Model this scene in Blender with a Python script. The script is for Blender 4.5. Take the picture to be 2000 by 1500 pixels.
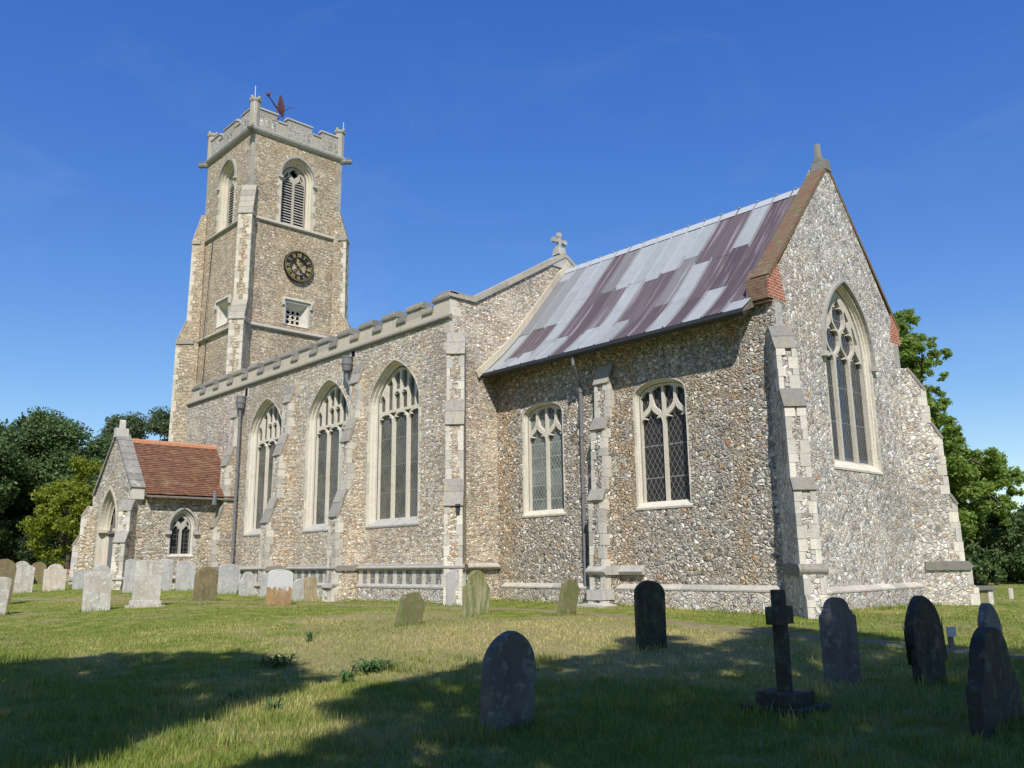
import bpy, bmesh, math, random
import numpy as np
from mathutils import Vector, Matrix
from mathutils.geometry import tessellate_polygon
random.seed(7); rng = np.random.default_rng(7)
R = math.radians; PI = math.pi
SC = bpy.context.scene
for o in list(bpy.data.objects): bpy.data.objects.remove(o)
COL = SC.collection

# ------------------------------------------------------------------ camera, sky, sun, exposure
EYE = np.array([0.0, 0.0, 1.7]); FPX = 1669.3
YAW, PITCH, ROLL = 0.815854, 0.2063335, -0.0123973
cf = np.array([-math.sin(YAW)*math.cos(PITCH), math.cos(YAW)*math.cos(PITCH), math.sin(PITCH)])
cr0 = np.array([math.cos(YAW), math.sin(YAW), 0.0]); cu0 = np.cross(cr0, cf)
CR = math.cos(ROLL)*cr0 + math.sin(ROLL)*cu0; CU = -math.sin(ROLL)*cr0 + math.cos(ROLL)*cu0
cam = bpy.data.cameras.new('camera'); co = bpy.data.objects.new('camera', cam); COL.objects.link(co)
cam.sensor_fit = 'HORIZONTAL'; cam.sensor_width = 36; cam.lens = 36*FPX/2000; cam.clip_start = 0.05; cam.clip_end = 2500
m = Matrix((CR, CU, -cf)).transposed().to_4x4(); m.translation = EYE; co.matrix_world = m
SC.camera = co
SUN_AZ, SUN_EL = R(50), R(45)               # from south towards east
SUND = Vector((math.sin(SUN_AZ)*math.cos(SUN_EL), -math.cos(SUN_AZ)*math.cos(SUN_EL), math.sin(SUN_EL)))
W = bpy.data.worlds.new("World"); SC.world = W; W.use_nodes = True
nt = W.node_tree; bg = nt.nodes['Background']
sky = nt.nodes.new('ShaderNodeTexSky'); sky.sky_type = 'NISHITA'; sky.sun_disc = False
sky.sun_elevation = SUN_EL; sky.sun_rotation = math.atan2(SUND.x, SUND.y)
sky.altitude = 0; sky.air_density = 1.0; sky.dust_density = 0.1; sky.ozone_density = 4.5
hs = nt.nodes.new('ShaderNodeHueSaturation'); hs.inputs['Saturation'].default_value = 1.3
nt.links.new(sky.outputs[0], hs.inputs['Color'])
spl = nt.nodes.new('ShaderNodeSeparateColor'); cmb = nt.nodes.new('ShaderNodeCombineColor'); nt.links.new(hs.outputs[0], spl.inputs[0]); KS = .178
for i_, (a_, g_) in enumerate(((.84, .80), (.775, .93), (.81, .58))):   # deep summer blue that pales less at the horizon
    q1 = nt.nodes.new('ShaderNodeMath'); q1.operation = 'MULTIPLY'; q1.inputs[1].default_value = KS; nt.links.new(spl.outputs[i_], q1.inputs[0])
    q2 = nt.nodes.new('ShaderNodeMath'); q2.operation = 'POWER'; q2.inputs[1].default_value = g_; nt.links.new(q1.outputs[0], q2.inputs[0])
    q3 = nt.nodes.new('ShaderNodeMath'); q3.operation = 'MULTIPLY'; q3.inputs[1].default_value = a_/KS; nt.links.new(q2.outputs[0], q3.inputs[0]); nt.links.new(q3.outputs[0], cmb.inputs[i_])
tcw = nt.nodes.new('ShaderNodeTexCoord'); mpw = nt.nodes.new('ShaderNodeMapping'); mpw.inputs['Scale'].default_value = (1.2, 3.2, 7.0); mpw.inputs['Rotation'].default_value = (0, .15, .5)
nzw = nt.nodes.new('ShaderNodeTexNoise'); nzw.inputs['Scale'].default_value = 1.6; nzw.inputs['Detail'].default_value = 7; nzw.inputs['Roughness'].default_value = .62; nzw.inputs['Distortion'].default_value = .6
nt.links.new(tcw.outputs['Generated'], mpw.inputs['Vector']); nt.links.new(mpw.outputs[0], nzw.inputs['Vector'])
mrw = nt.nodes.new('ShaderNodeMapRange'); mrw.inputs[1].default_value = .52; mrw.inputs[2].default_value = .8; mrw.inputs[4].default_value = .055; nt.links.new(nzw.outputs['Fac'], mrw.inputs[0])
mxw = nt.nodes.new('ShaderNodeMix'); mxw.data_type = 'RGBA'; mxw.inputs[7].default_value = (4.2, 4.6, 5.0, 1); nt.links.new(mrw.outputs[0], mxw.inputs[0]); nt.links.new(cmb.outputs[0], mxw.inputs[6])
nt.links.new(mxw.outputs[2], bg.inputs[0]); bg.inputs[1].default_value = 0.15
sl = bpy.data.lights.new('sun', 'SUN'); so = bpy.data.objects.new('sun', sl); COL.objects.link(so)
sl.energy = 4.6; sl.angle = R(0.53); sl.color = (1, .955, .88)
so.rotation_euler = SUND.to_track_quat('Z', 'Y').to_euler(); so.location = SUND*60
SC.view_settings.view_transform = 'Standard'; SC.view_settings.look = 'None'
SC.view_settings.gamma = 1; SC.view_settings.exposure = 0.25
SC.cycles.max_bounces = 5; SC.cycles.diffuse_bounces = 3; SC.cycles.glossy_bounces = 2; SC.cycles.transparent_max_bounces = 4

def ray(x, y): return CR*(x-1000)/FPX - CU*(y-750)/FPX + cf

# ------------------------------------------------------------------ terrain height
TP = np.array([(0,0,.02),(3,3,.02),(-3,3,.0),(-6,6,.04),(-2,7,.1),(-9,4,.04),(-12,6,.15),(-10,10,.13),(-5,10,.15),(0,12,.25),(-14,10,.33),
 (-10.3,13.5,.33),(-16,12,.45),(-12.5,16,.5),(-9,17.2,.5),(-20,15,.57),(-26.7,15.5,.53),(-20,17,.6),(-15,18,.58),(-34,15.5,.78),(-35,11.5,.93),(-39,11.5,.98),
 (-22,9,.5),(-28,11,.62),(-30,7,.6),(-20,4,.3),(-9.8,21,.47),(-9.8,26,.42),(-5,25,.3),(-7,29,.2),(-4,31,.2),(0,22,.34),(5,15,.3),(8,25,.35),(0,40,.3),(20,30,.3),(-46,14,1.05),(-55,8,1.1),(-70,10,1.1),(-60,-10,1.0),
 (-40,0,.8),(-10,-20,.0),(20,-20,.0),(30,10,.2),(-80,60,1.0),(0,80,.4),(60,60,.2),(-45,25,1.0),(-150,0,1.1),(150,50,.2),(0,200,.6),(-150,150,1),(0,-150,0)], float)
def gz(x, y):
    x = np.asarray(x, float); y = np.asarray(y, float)
    n = np.zeros_like(x); d = np.zeros_like(x)
    for px, py, pz in TP:
        w = 1.0/((x-px)**2 + (y-py)**2 + 2.5)**1.7
        n += w*pz; d += w
    return n/d
gz_exact = gz; GG = np.arange(-90, 70.01, .5); _gx, _gy = np.meshgrid(GG, GG); GGZ = gz_exact(_gx, _gy).tolist(); GN = len(GG)
def gzf(x, y):
    u = (x+90)/.5; v = (y+90)/.5; i = int(u); j = int(v)
    if u < 0 or v < 0 or i >= GN-1 or j >= GN-1: return float(gz_exact(np.array([x]), np.array([y]))[0])
    a = u-i; b = v-j; A = GGZ[j]; B = GGZ[j+1]
    return (A[i]*(1-a)+A[i+1]*a)*(1-b)+(B[i]*(1-a)+B[i+1]*a)*b
def pix(x, y, lift=0.0):                     # where a sight line meets the ground
    r = ray(x, y); t = 3.0
    for _ in range(4000):
        p = EYE + r*t
        if p[2] <= gzf(p[0], p[1]) + lift: break
        t += max(0.01, (p[2]-gzf(p[0], p[1])-lift)*1.2)
        if t > 400: break
    return p, t
def depth(p): return float((np.asarray(p, float)-EYE) @ cf)

# ------------------------------------------------------------------ node helpers
class NT:
    def __init__(s, name, rough=.8, spec=.3):
        s.m = bpy.data.materials.new(name); s.m.use_nodes = True; s.t = s.m.node_tree
        s.b = s.t.nodes['Principled BSDF']; s.b.inputs['Roughness'].default_value = rough
        s.b.inputs['Specular IOR Level'].default_value = spec
        s.out = s.t.nodes['Material Output']; s._pos = None
    def n(s, ty, **k):
        x = s.t.nodes.new(ty)
        for a, v in k.items(): setattr(x, a, v)
        return x
    def l(s, a, b): s.t.links.new(a, b)
    def set(s, sock, v):
        if hasattr(v, 'links') or hasattr(v, 'is_linked'): s.l(v, sock)
        else: sock.default_value = v
    def pos(s):
        if s._pos is None: s._pos = s.n('ShaderNodeNewGeometry').outputs['Position']
        return s._pos
    def math(s, op, a, b=0.0, c=0.0, clamp=False):
        x = s.n('ShaderNodeMath', operation=op, use_clamp=clamp)
        s.set(x.inputs[0], a); s.set(x.inputs[1], b); s.set(x.inputs[2], c)
        return x.outputs[0]
    def vmath(s, op, a, b):
        x = s.n('ShaderNodeVectorMath', operation=op); s.set(x.inputs[0], a); s.set(x.inputs[1], b)
        return x.outputs[0]
    def noise(s, scale, detail=3, vec=None, rough=.55):
        x = s.n('ShaderNodeTexNoise'); s.l(vec if vec is not None else s.pos(), x.inputs['Vector'])
        x.inputs['Scale'].default_value = scale; x.inputs['Detail'].default_value = detail; x.inputs['Roughness'].default_value = rough
        return x
    def vor(s, scale, vec, feature='F1', rnd=1.0):
        x = s.n('ShaderNodeTexVoronoi', feature=feature); s.l(vec, x.inputs['Vector'])
        x.inputs['Scale'].default_value = scale; x.inputs['Randomness'].default_value = rnd
        return x
    def ramp(s, fac, stops, interp='LINEAR'):
        x = s.n('ShaderNodeValToRGB'); e = x.color_ramp; e.interpolation = interp
        while len(e.elements) < len(stops): e.elements.new(.5)
        for q, (p, c) in zip(e.elements, stops):
            q.position = p; q.color = (c[0], c[1], c[2], 1) if hasattr(c, '__len__') else (c, c, c, 1)
        s.l(fac, x.inputs[0]); return x.outputs[0]
    def mix(s, f, a, b, mode='MIX'):
        x = s.n('ShaderNodeMix', data_type='RGBA', blend_type=mode)
        s.set(x.inputs[0], f)
        for i, v in ((6, a), (7, b)):
            s.set(x.inputs[i], v if hasattr(v, 'links') else (v[0], v[1], v[2], 1))
        return x.outputs[2]
    def smooth(s, v, a, b):
        x = s.n('ShaderNodeMapRange', interpolation_type='SMOOTHSTEP'); s.set(x.inputs[0], v)
        x.inputs[1].default_value = a; x.inputs[2].default_value = b
        return x.outputs[0]
    def col(s, c): s.set(s.b.inputs['Base Color'], c if hasattr(c, 'links') else (c[0], c[1], c[2], 1))
    def bump(s, h, dist=.02, strength=1.0, normal=None):
        x = s.n('ShaderNodeBump'); x.inputs['Strength'].default_value = strength; x.inputs['Distance'].default_value = dist
        s.l(h, x.inputs['Height'])
        if normal is not None: s.l(normal, x.inputs['Normal'])
        s.l(x.outputs[0], s.b.inputs['Normal']); return x.outputs[0]
    def island(s): return s.n('ShaderNodeNewGeometry').outputs['Random Per Island']

def flint(name, scale, palette, mortar, stain, zs=1.35, edge=.05, warp=.35, stain_amt=.5, mw=.5, tint=None, bump=.03, tone=None, streaks=(), course=0, patch=.42):
    k = NT(name, .62, .35)
    nz = k.noise(scale*.8, 2)
    v = k.vmath('ADD', k.pos(), k.vmath('SCALE', nz.outputs['Color'], (0, 0, 0)))
    sc = k.n('ShaderNodeVectorMath', operation='SCALE'); k.l(nz.outputs['Color'], sc.inputs[0]); sc.inputs['Scale'].default_value = warp/scale
    v = k.vmath('ADD', k.pos(), sc.outputs[0])
    v = k.vmath('MULTIPLY', v, (1, 1, zs))
    f1 = k.vor(scale, v); de = k.vor(scale, v, 'DISTANCE_TO_EDGE')
    # smaller stones galleted between the big ones
    f2 = k.vor(scale*2.1, v); de2 = k.vor(scale*2.1, v, 'DISTANCE_TO_EDGE')
    sepa = k.n('ShaderNodeSeparateColor'); k.l(f1.outputs['Color'], sepa.inputs[0])
    sepb = k.n('ShaderNodeSeparateColor'); k.l(f2.outputs['Color'], sepb.inputs[0])
    small = k.math('GREATER_THAN', sepa.outputs[1], .62)
    rnd = k.mix(small, sepa.outputs[0], sepb.outputs[0])
    rnd2 = k.mix(small, sepa.outputs[2], sepb.outputs[2])
    ed = k.n('ShaderNodeMix', data_type='FLOAT'); k.l(small, ed.inputs[0]); k.l(de.outputs[0], ed.inputs[2])
    k.l(k.math('MINIMUM', k.math('MULTIPLY', de2.outputs[0], .75), de.outputs[0]), ed.inputs[3]); ed = ed.outputs[0]
    big = k.noise(.45, 4); big2 = k.noise(.9, 4, k.vmath('ADD', k.pos(), (31, 7, 3)))
    stones = k.ramp(rnd, palette, 'CONSTANT')
    # flint faces: mottled, with a pale cortex towards the edge
    fine = k.noise(scale*5.5, 3)
    stones = k.mix(k.math('MULTIPLY', k.smooth(fine.outputs['Fac'], .5, .72), .55), stones, (.62, .6, .56))
    stones = k.mix(k.math('MULTIPLY', k.smooth(fine.outputs['Fac'], .46, .3), .5), stones, (.07, .065, .06))
    cort = k.math('MULTIPLY', k.smooth(ed, edge*2.6, edge), k.math('GREATER_THAN', rnd2, .45))
    stones = k.mix(k.math('MULTIPLY', cort, .65), stones, (.6, .57, .5))
    st = k.math('MULTIPLY', k.smooth(big.outputs['Fac'], .5, .68), stain_amt)
    if streaks:                               # rusty run-down stains at certain places along the wall
        sx = k.n('ShaderNodeSeparateXYZ'); k.l(k.pos(), sx.inputs[0]); nn = k.noise(1.4, 4).outputs['Fac']
        xw = k.math('ADD', sx.outputs[0], k.math('MULTIPLY', k.math('SUBTRACT', nn, .5), .9))
        for a_, b_ in streaks:
            q_ = k.math('MULTIPLY', k.smooth(xw, a_-.15, a_+.2), k.smooth(xw, b_+.2, b_-.15))
            st = k.math('MAXIMUM', st, k.math('MULTIPLY', q_, k.math('MULTIPLY', k.smooth(k.noise(2.6, 3).outputs['Fac'], .35, .6), .8)))
    mcol = k.mix(st, mortar, stain)
    mcol = k.mix(k.math('MULTIPLY', k.noise(9, 4).outputs['Fac'], .5), mcol, tuple(c*.62 for c in mortar))
    thr = k.math('MULTIPLY', k.smooth(big2.outputs['Fac'], .3, .75), edge*mw)
    mask = k.smooth(k.math('SUBTRACT', ed, thr), edge*.35, edge*1.1)
    c = k.mix(mask, mcol, stones)
    c = k.mix(k.math('MULTIPLY', st, .42), c, stain)
    # shade in the deep joints is painted dark
    pit = k.math('MULTIPLY', k.smooth(ed, edge*.9, edge*.2), k.smooth(k.noise(scale*1.3, 3).outputs['Fac'], .44, .56))
    c = k.mix(k.math('MULTIPLY', pit, .9), c, (.06, .052, .045))
    if course:                                # rough horizontal courses
        zz = k.n('ShaderNodeSeparateXYZ'); k.l(k.pos(), zz.inputs[0])
        wz = k.math('ADD', k.math('MULTIPLY', zz.outputs[2], 1/course), k.math('MULTIPLY', k.noise(1.1, 4).outputs['Fac'], 2.2))
        jt = k.math('MULTIPLY', k.smooth(k.math('ABSOLUTE', k.math('SUBTRACT', k.math('FRACT', wz), .5)), .34, .46), k.smooth(k.noise(3.2, 3).outputs['Fac'], .36, .56))
        c = k.mix(k.math('MULTIPLY', jt, .62), c, (.16, .14, .115))
    p1 = k.noise(.7, 5, k.vmath('MULTIPLY', k.vmath('ADD', k.pos(), (11, 5, 2)), (1, 1, 1.7))).outputs['Fac']; p2 = k.noise(.38, 4, k.vmath('ADD', k.pos(), (3, 17, 29))).outputs['Fac']
    # areas smeared over with lime mortar, and areas grimed with damp and lichen
    c = k.mix(k.math('MULTIPLY', k.math('MULTIPLY', k.smooth(p1, .52, .64), k.smooth(k.noise(4, 4).outputs['Fac'], .38, .6)), patch*1.5), c, mortar)
    c = k.mix(k.math('MULTIPLY', k.smooth(p2, .5, .36), patch), c, k.mix(.62, c, (.13, .12, .105)))
    c = k.mix(k.math('MULTIPLY', k.smooth(k.noise(1.7, 5, k.vmath('MULTIPLY', k.pos(), (1.4, 1.4, .35))).outputs['Fac'], .58, .72), patch*1.1), c, k.mix(.55, c, (.26, .21, .15)))
    if tone: c = k.mix(1.0, c, tone, 'MULTIPLY')
    if tint: c = k.mix(k.math('MULTIPLY', k.smooth(k.noise(.25, 2).outputs['Fac'], .4, .65), tint[1]), c, tint[0])
    k.col(c)
    dome = k.smooth(ed, 0, edge*3.2)
    h = k.math('ADD', k.math('MULTIPLY', dome, k.math('ADD', .5, rnd2)), k.math('MULTIPLY', fine.outputs['Fac'], .45))
    k.bump(h, bump, .9)
    k.l(k.math('SUBTRACT', .8, k.math('MULTIPLY', mask, .35)), k.b.inputs['Roughness'])
    return k.m

G1, G2, G3, WH, DK, BK = (.45,.44,.42), (.58,.565,.535), (.32,.31,.30), (.82,.80,.76), (.18,.175,.17), (.09,.09,.095)
BR, OR, TN, RD, RS = (.38,.27,.175), (.52,.29,.12), (.60,.51,.38), (.38,.15,.09), (.42,.22,.11)
M = {}
M['flint_chancel'] = flint('flint coarse grey', 7.8, [(0,G1),(.18,G2),(.33,WH),(.48,DK),(.6,G3),(.7,BK),(.79,TN),(.86,BR),(.905,OR),(.945,G2),(.98,RD)], (.64,.60,.52), (.58,.40,.21), zs=1.25, stain_amt=.5, warp=.5, edge=.065, bump=.075, tone=(1.10,1.06,.99), streaks=((-20.2,-19.2),(-15.15,-14.35),(-11.6,-11.1)), patch=.14)
M['flint_gable'] = flint('flint pale rubble', 8.6, [(0,G1),(.25,G2),(.45,WH),(.57,G3),(.68,DK),(.78,TN),(.86,BR),(.9,G2),(.97,RS)], (.70,.65,.56), (.56,.45,.30), zs=1.15, stain_amt=.5, mw=.9, tone=(1.08,1.06,1.03))
M['flint_nave'] = flint('flint coursed grey', 8.6, [(0,G1),(.22,G2),(.44,WH),(.55,TN),(.7,G3),(.79,DK),(.87,BR),(.93,RS)], (.70,.62,.50), (.62,.48,.30), zs=1.9, stain_amt=.55, mw=.9, warp=.3, tone=(1.22,1.16,1.06), course=.15)
M['flint_tower'] = flint('flint coursed tan', 8.4, [(0,(.44,.39,.31)),(.25,(.55,.48,.37)),(.45,TN),(.6,BR),(.7,WH),(.77,DK),(.86,(.42,.32,.22)),(.93,RS)], (.68,.59,.45), (.60,.45,.27), zs=2.0, stain_amt=.55, mw=1.0, warp=.3, tone=(1.08,1.02,.90), course=.17)
M['flint_porch'] = flint('flint porch ochre', 6.6, [(0,(.54,.47,.36)),(.25,TN),(.5,WH),(.62,G2),(.74,BR),(.84,OR),(.9,DK)], (.68,.59,.43), (.62,.46,.25), zs=1.8, stain_amt=.6, mw=.9, course=.15)
M['flint_plinth'] = flint('flint plinth rubble', 8, [(0,G2),(.3,G1),(.45,WH),(.62,TN),(.78,DK),(.88,BR)], (.70,.63,.52), (.58,.46,.3), zs=1.2, mw=1.6, stain_amt=.5)
M['flint_knapped'] = flint('flint knapped squares', 9, [(0,G3),(.3,DK),(.5,G1),(.68,WH),(.8,BK),(.92,G2)], (.66,.61,.53), (.5,.43,.3), zs=1.0, warp=.12, mw=.5, bump=.02)

M['flint_dark'] = flint('flint dark flushwork', 12, [(0,DK),(.4,BK),(.7,G3),(.88,G1)], (.42,.38,.32), (.3,.25,.18), zs=1.0, warp=.15, mw=.4, bump=.02)
def ashlar(name, c1, c2, lich, amt=.4, dark=.3):
    k = NT(name, .85, .2); i = k.island()
    a = k.noise(3, 5); b = k.noise(14, 4); d = k.noise(38, 3)
    c = k.mix(i, c1, c2)
    c = k.mix(k.math('MULTIPLY', k.smooth(a.outputs['Fac'], .52, .7), amt), c, lich)
    c = k.mix(k.math('MULTIPLY', k.smooth(b.outputs['Fac'], .5, .75), dark), c, tuple(x*.42 for x in c1))
    i2 = k.math('FRACT', k.math('MULTIPLY', i, 7.31))
    c = k.mix(k.math('MULTIPLY', k.smooth(i2, .6, 1.0), .55), c, tuple(.5*x+.12*min(c1) for x in c2))       # some blocks replaced or greyed
    run = k.noise(2.4, 5, k.vmath('MULTIPLY', k.pos(), (3.2, 3.2, .45))).outputs['Fac']
    c = k.mix(k.math('MULTIPLY', k.smooth(run, .5, .7), .12+dark*.8), c, k.mix(.5, c, (.12, .11, .09)))   # rain-washed grime
    k.col(c); k.bump(k.math('ADD', b.outputs['Fac'], k.math('MULTIPLY', d.outputs['Fac'], .5)), .02, .5)
    return k.m
M['lime'] = ashlar('pale limestone', (.66,.615,.52), (.49,.465,.41), (.44,.39,.3), .45, .35)
M['tower_stone'] = ashlar('tower dressed stone', (.60,.54,.43), (.52,.475,.385), (.46,.40,.28), .4, .2)
M['lime_warm'] = ashlar('cream dressed stone', (.66,.61,.505), (.57,.53,.445), (.48,.41,.3), .45, .28)
M['lime_grey'] = ashlar('weathered grey stone', (.47,.45,.41), (.40,.385,.35), (.30,.27,.2), .55, .5)
M['plinth_stone'] = ashlar('grey plinth stone', (.56,.52,.44), (.42,.40,.35), (.40,.34,.24), .5, .45)
M['weather'] = ashlar('lichened weathering stone', (.36,.335,.285), (.30,.28,.245), (.44,.36,.2), .5, .6)
M['lime_dark'] = ashlar('lichened coping stone', (.27,.25,.215), (.22,.21,.185), (.34,.27,.12), .45, .65)
M['parapet'] = ashlar('rendered parapet stone', (.56,.485,.365), (.50,.455,.37), (.58,.45,.25), .5, .35)
M['parapet2'] = ashlar('tower parapet stone', (.40,.365,.295), (.36,.335,.28), (.34,.29,.2), .5, .45)

def simple(name, c, rough=.6, spec=.4, metal=0, var=.25, sc=8, bmp=.0):
    k = NT(name, rough, spec); nz = k.noise(sc, 4)
    k.col(k.mix(k.math('MULTIPLY', k.smooth(nz.outputs['Fac'], .4, .7), var), c, tuple(x*.45 for x in c)))
    k.b.inputs['Metallic'].default_value = metal
    if bmp: k.bump(nz.outputs['Fac'], bmp, .6)
    return k.m
M['iron'] = simple('painted iron grey', (.17,.17,.18), .6)
M['gutter'] = simple('black gutter', (.035,.036,.04), .55)
M['rust'] = simple('rusted iron', (.14,.06,.05), .8, var=.5)
M['black'] = simple('black painted metal', (.018,.017,.02), .6)
M['gold'] = simple('dull gilded paint', (.38,.31,.12), .6, .3, .1, var=.5)
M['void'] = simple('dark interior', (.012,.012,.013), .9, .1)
M['wood'] = simple('weathered oak boards', (.19,.165,.135), .8, .2, sc=5, var=.5, bmp=.01)
M['wood2'] = simple('grey painted frame', (.17,.17,.17), .7, .3)
M['leadflash'] = simple('lead flashing', (.13,.14,.16), .5, .5)

def lead():
    k = NT('lead sheet', .68, .22)
    at = k.n('ShaderNodeVertexColor', layer_name='tone'); sep = k.n('ShaderNodeSeparateColor'); k.l(at.outputs[0], sep.inputs[0])
    p = k.vmath('MULTIPLY', k.pos(), (9, .35, .35)); st = k.noise(1.0, 4, p); st2 = k.noise(2.2, 3, k.vmath('MULTIPLY', k.pos(), (14, .5, .5))); bl = k.noise(2.5, 4)
    grey = k.mix(sep.outputs[1], (.27,.288,.292), (.335,.35,.35))
    grey = k.mix(k.math('MULTIPLY', k.smooth(bl.outputs['Fac'], .45, .7), .35), grey, (.24,.25,.27))
    grey = k.mix(k.math('MULTIPLY', k.smooth(st.outputs['Fac'], .6, .75), .5), grey, (.55,.57,.6))
    pur = k.mix(sep.outputs[1], (.082,.061,.068), (.122,.096,.102))
    pur = k.mix(k.math('MULTIPLY', k.smooth(st.outputs['Fac'], .52, .72), .55), pur, (.42,.36,.38))
    pur = k.mix(k.math('MULTIPLY', k.smooth(st2.outputs['Fac'], .5, .7), .45), pur, (.075,.052,.06))
    c = k.mix(sep.outputs[0], grey, pur)
    c = k.mix(k.math('MULTIPLY', sep.outputs[2], .85), c, (.55,.57,.6))
    k.col(c); k.bump(k.math('ADD', bl.outputs['Fac'], k.math('MULTIPLY', st.outputs['Fac'], .6)), .035, .4)
    return k.m
M['lead'] = lead()

def brickmat(name, c1, c2, mort, sx, vecmul=(1,1,1), rowh=.075, bw=.225):
    k = NT(name, .85, .2)
    xyz = k.n('ShaderNodeSeparateXYZ'); k.l(k.pos(), xyz.inputs[0])
    u = k.math('ADD', xyz.outputs[0], xyz.outputs[1]); cb = k.n('ShaderNodeCombineXYZ'); k.l(u, cb.inputs[0]); k.l(xyz.outputs[2], cb.inputs[1])
    b = k.n('ShaderNodeTexBrick'); k.l(cb.outputs[0], b.inputs['Vector'])
    b.inputs['Scale'].default_value = 1; b.inputs['Brick Width'].default_value = bw; b.inputs['Row Height'].default_value = rowh
    b.inputs['Mortar Size'].default_value = .008; b.inputs['Color1'].default_value = (*c1, 1); b.inputs['Color2'].default_value = (*c2, 1); b.inputs['Mortar'].default_value = (*mort, 1)
    nz = k.noise(6, 4); c = k.mix(k.math('MULTIPLY', k.smooth(nz.outputs['Fac'], .45, .7), .5), b.outputs['Color'], tuple(x*.5 for x in c1))
    k.col(c); k.bump(k.math('SUBTRACT', 1.0, b.outputs['Fac']), .01, .6); return k.m
M['brick'] = brickmat('red brick', (.40,.11,.055), (.30,.085,.05), (.55,.47,.38), 1)
M['brick_dark'] = brickmat('dark brick', (.15,.095,.06), (.20,.11,.065), (.25,.2,.15), 1)
def copingmat():
    k = NT('mossy tile coping', .9, .15); a = k.noise(4, 5); b = k.noise(22, 3)
    c = k.ramp(a.outputs['Fac'], [(.3,(.20,.10,.065)),(.45,(.20,.125,.08)),(.58,(.16,.14,.075)),(.75,(.27,.225,.165))])
    c = k.mix(k.math('MULTIPLY', k.smooth(b.outputs['Fac'], .5, .7), .5), c, (.09,.07,.05))
    k.col(c); k.bump(b.outputs['Fac'], .03, .8); return k.m
M['coping'] = copingmat()
def tilemat():
    k = NT('red clay tiles', .85, .2); i = k.island(); nz = k.noise(5, 4); n2 = k.noise(1.1, 3)
    c = k.ramp(i, [(0,(.16,.075,.045)),(.3,(.20,.098,.06)),(.6,(.175,.085,.05)),(.85,(.25,.14,.088)),(1,(.11,.062,.043))])
    c = k.mix(k.math('MULTIPLY', k.smooth(nz.outputs['Fac'], .48, .7), .45), c, (.15,.07,.045))
    c = k.mix(k.math('MULTIPLY', k.smooth(n2.outputs['Fac'], .55, .7), .35), c, (.3,.2,.11))
    k.col(c); k.bump(nz.outputs['Fac'], .01, .5); return k.m
M['tile'] = tilemat()

def glassmat(name, base, line, du, dv, square=False, horiz=.75, lw=.1, curt=None, spec=.5):
    k = NT(name, .28, spec)
    xyz = k.n('ShaderNodeSeparateXYZ'); k.l(k.pos(), xyz.inputs[0])
    u = k.math('ADD', xyz.outputs[0], xyz.outputs[1]); z = xyz.outputs[2]
    U = k.math('MULTIPLY', u, 1/du); V = k.math('MULTIPLY', z, 1/dv)
    if square: a, b = U, V
    else: a, b = k.math('ADD', U, V), k.math('SUBTRACT', U, V)
    def line_(q, w): return k.math('LESS_THAN', k.math('ABSOLUTE', k.math('SUBTRACT', k.math('FRACT', k.math('ADD', q, 100.0)), .5)), w/2)
    ln = k.math('MAXIMUM', line_(a, lw), line_(b, lw))
    if horiz: ln = k.math('MAXIMUM', ln, line_(k.math('MULTIPLY', z, 1/horiz), .03/horiz))
    ca = k.n('ShaderNodeCombineXYZ'); k.l(k.math('FLOOR', a), ca.inputs[0]); k.l(k.math('FLOOR', b), ca.inputs[1])
    wn = k.n('ShaderNodeTexWhiteNoise', noise_dimensions='2D'); k.l(ca.outputs[0], wn.inputs['Vector'])
    c = k.mix(wn.outputs['Value'], base, tuple(x*.55 for x in base))
    if curt:
        nz = k.noise(1.6, 2); c = k.mix(k.math('MULTIPLY', k.smooth(nz.outputs['Fac'], .35, .6), .8), c, curt)
    c = k.mix(ln, c, line); k.col(c)
    k.l(k.math('ADD', .1, k.math('MULTIPLY', ln, .55)), k.b.inputs['Roughness'])
    gn = k.n('ShaderNodeNewGeometry').outputs['Normal']; wc = k.n('ShaderNodeTexWhiteNoise', noise_dimensions='2D'); k.l(ca.outputs[0], wc.inputs['Vector'])
    tv = k.n('ShaderNodeVectorMath', operation='SCALE'); k.l(k.vmath('SUBTRACT', wc.outputs['Color'], (.5, .5, .5)), tv.inputs[0]); tv.inputs['Scale'].default_value = .16
    tn = k.vmath('NORMALIZE', k.vmath('ADD', gn, tv.outputs[0]), (0, 0, 0))
    # every quarry sits at its own slight angle
    k.bump(k.math('ADD', k.math('MULTIPLY', wn.outputs['Value'], .0), k.math('ADD', k.math('MULTIPLY', k.noise(7, 2).outputs['Fac'], .6), k.math('MULTIPLY', ln, .5))), .05, .35, tn)
    return k.m
M['glass_chancel'] = glassmat('leaded glass dark', (.04,.037,.033), (.20,.20,.195), .16, .27, horiz=.86, lw=.085, spec=.16)
M['glass_pale'] = glassmat('leaded glass with wire guard pale', (.12,.14,.125), (.27,.29,.28), .13, .2, horiz=.42, lw=.13, curt=(.2,.225,.2))
M['glass_nave'] = glassmat('leaded glass with wire guard', (.075,.075,.063), (.17,.17,.15), .13, .2, horiz=.9, lw=.13, curt=(.125,.125,.105), spec=.25)
M['glass_east'] = glassmat('leaded glass east', (.035,.037,.04), (.15,.155,.16), .15, .27, horiz=.95, lw=.1)
M['glass_porch'] = glassmat('square leaded glass', (.02,.021,.023), (.085,.085,.08), .15, .17, square=True, horiz=0, lw=.14)

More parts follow.
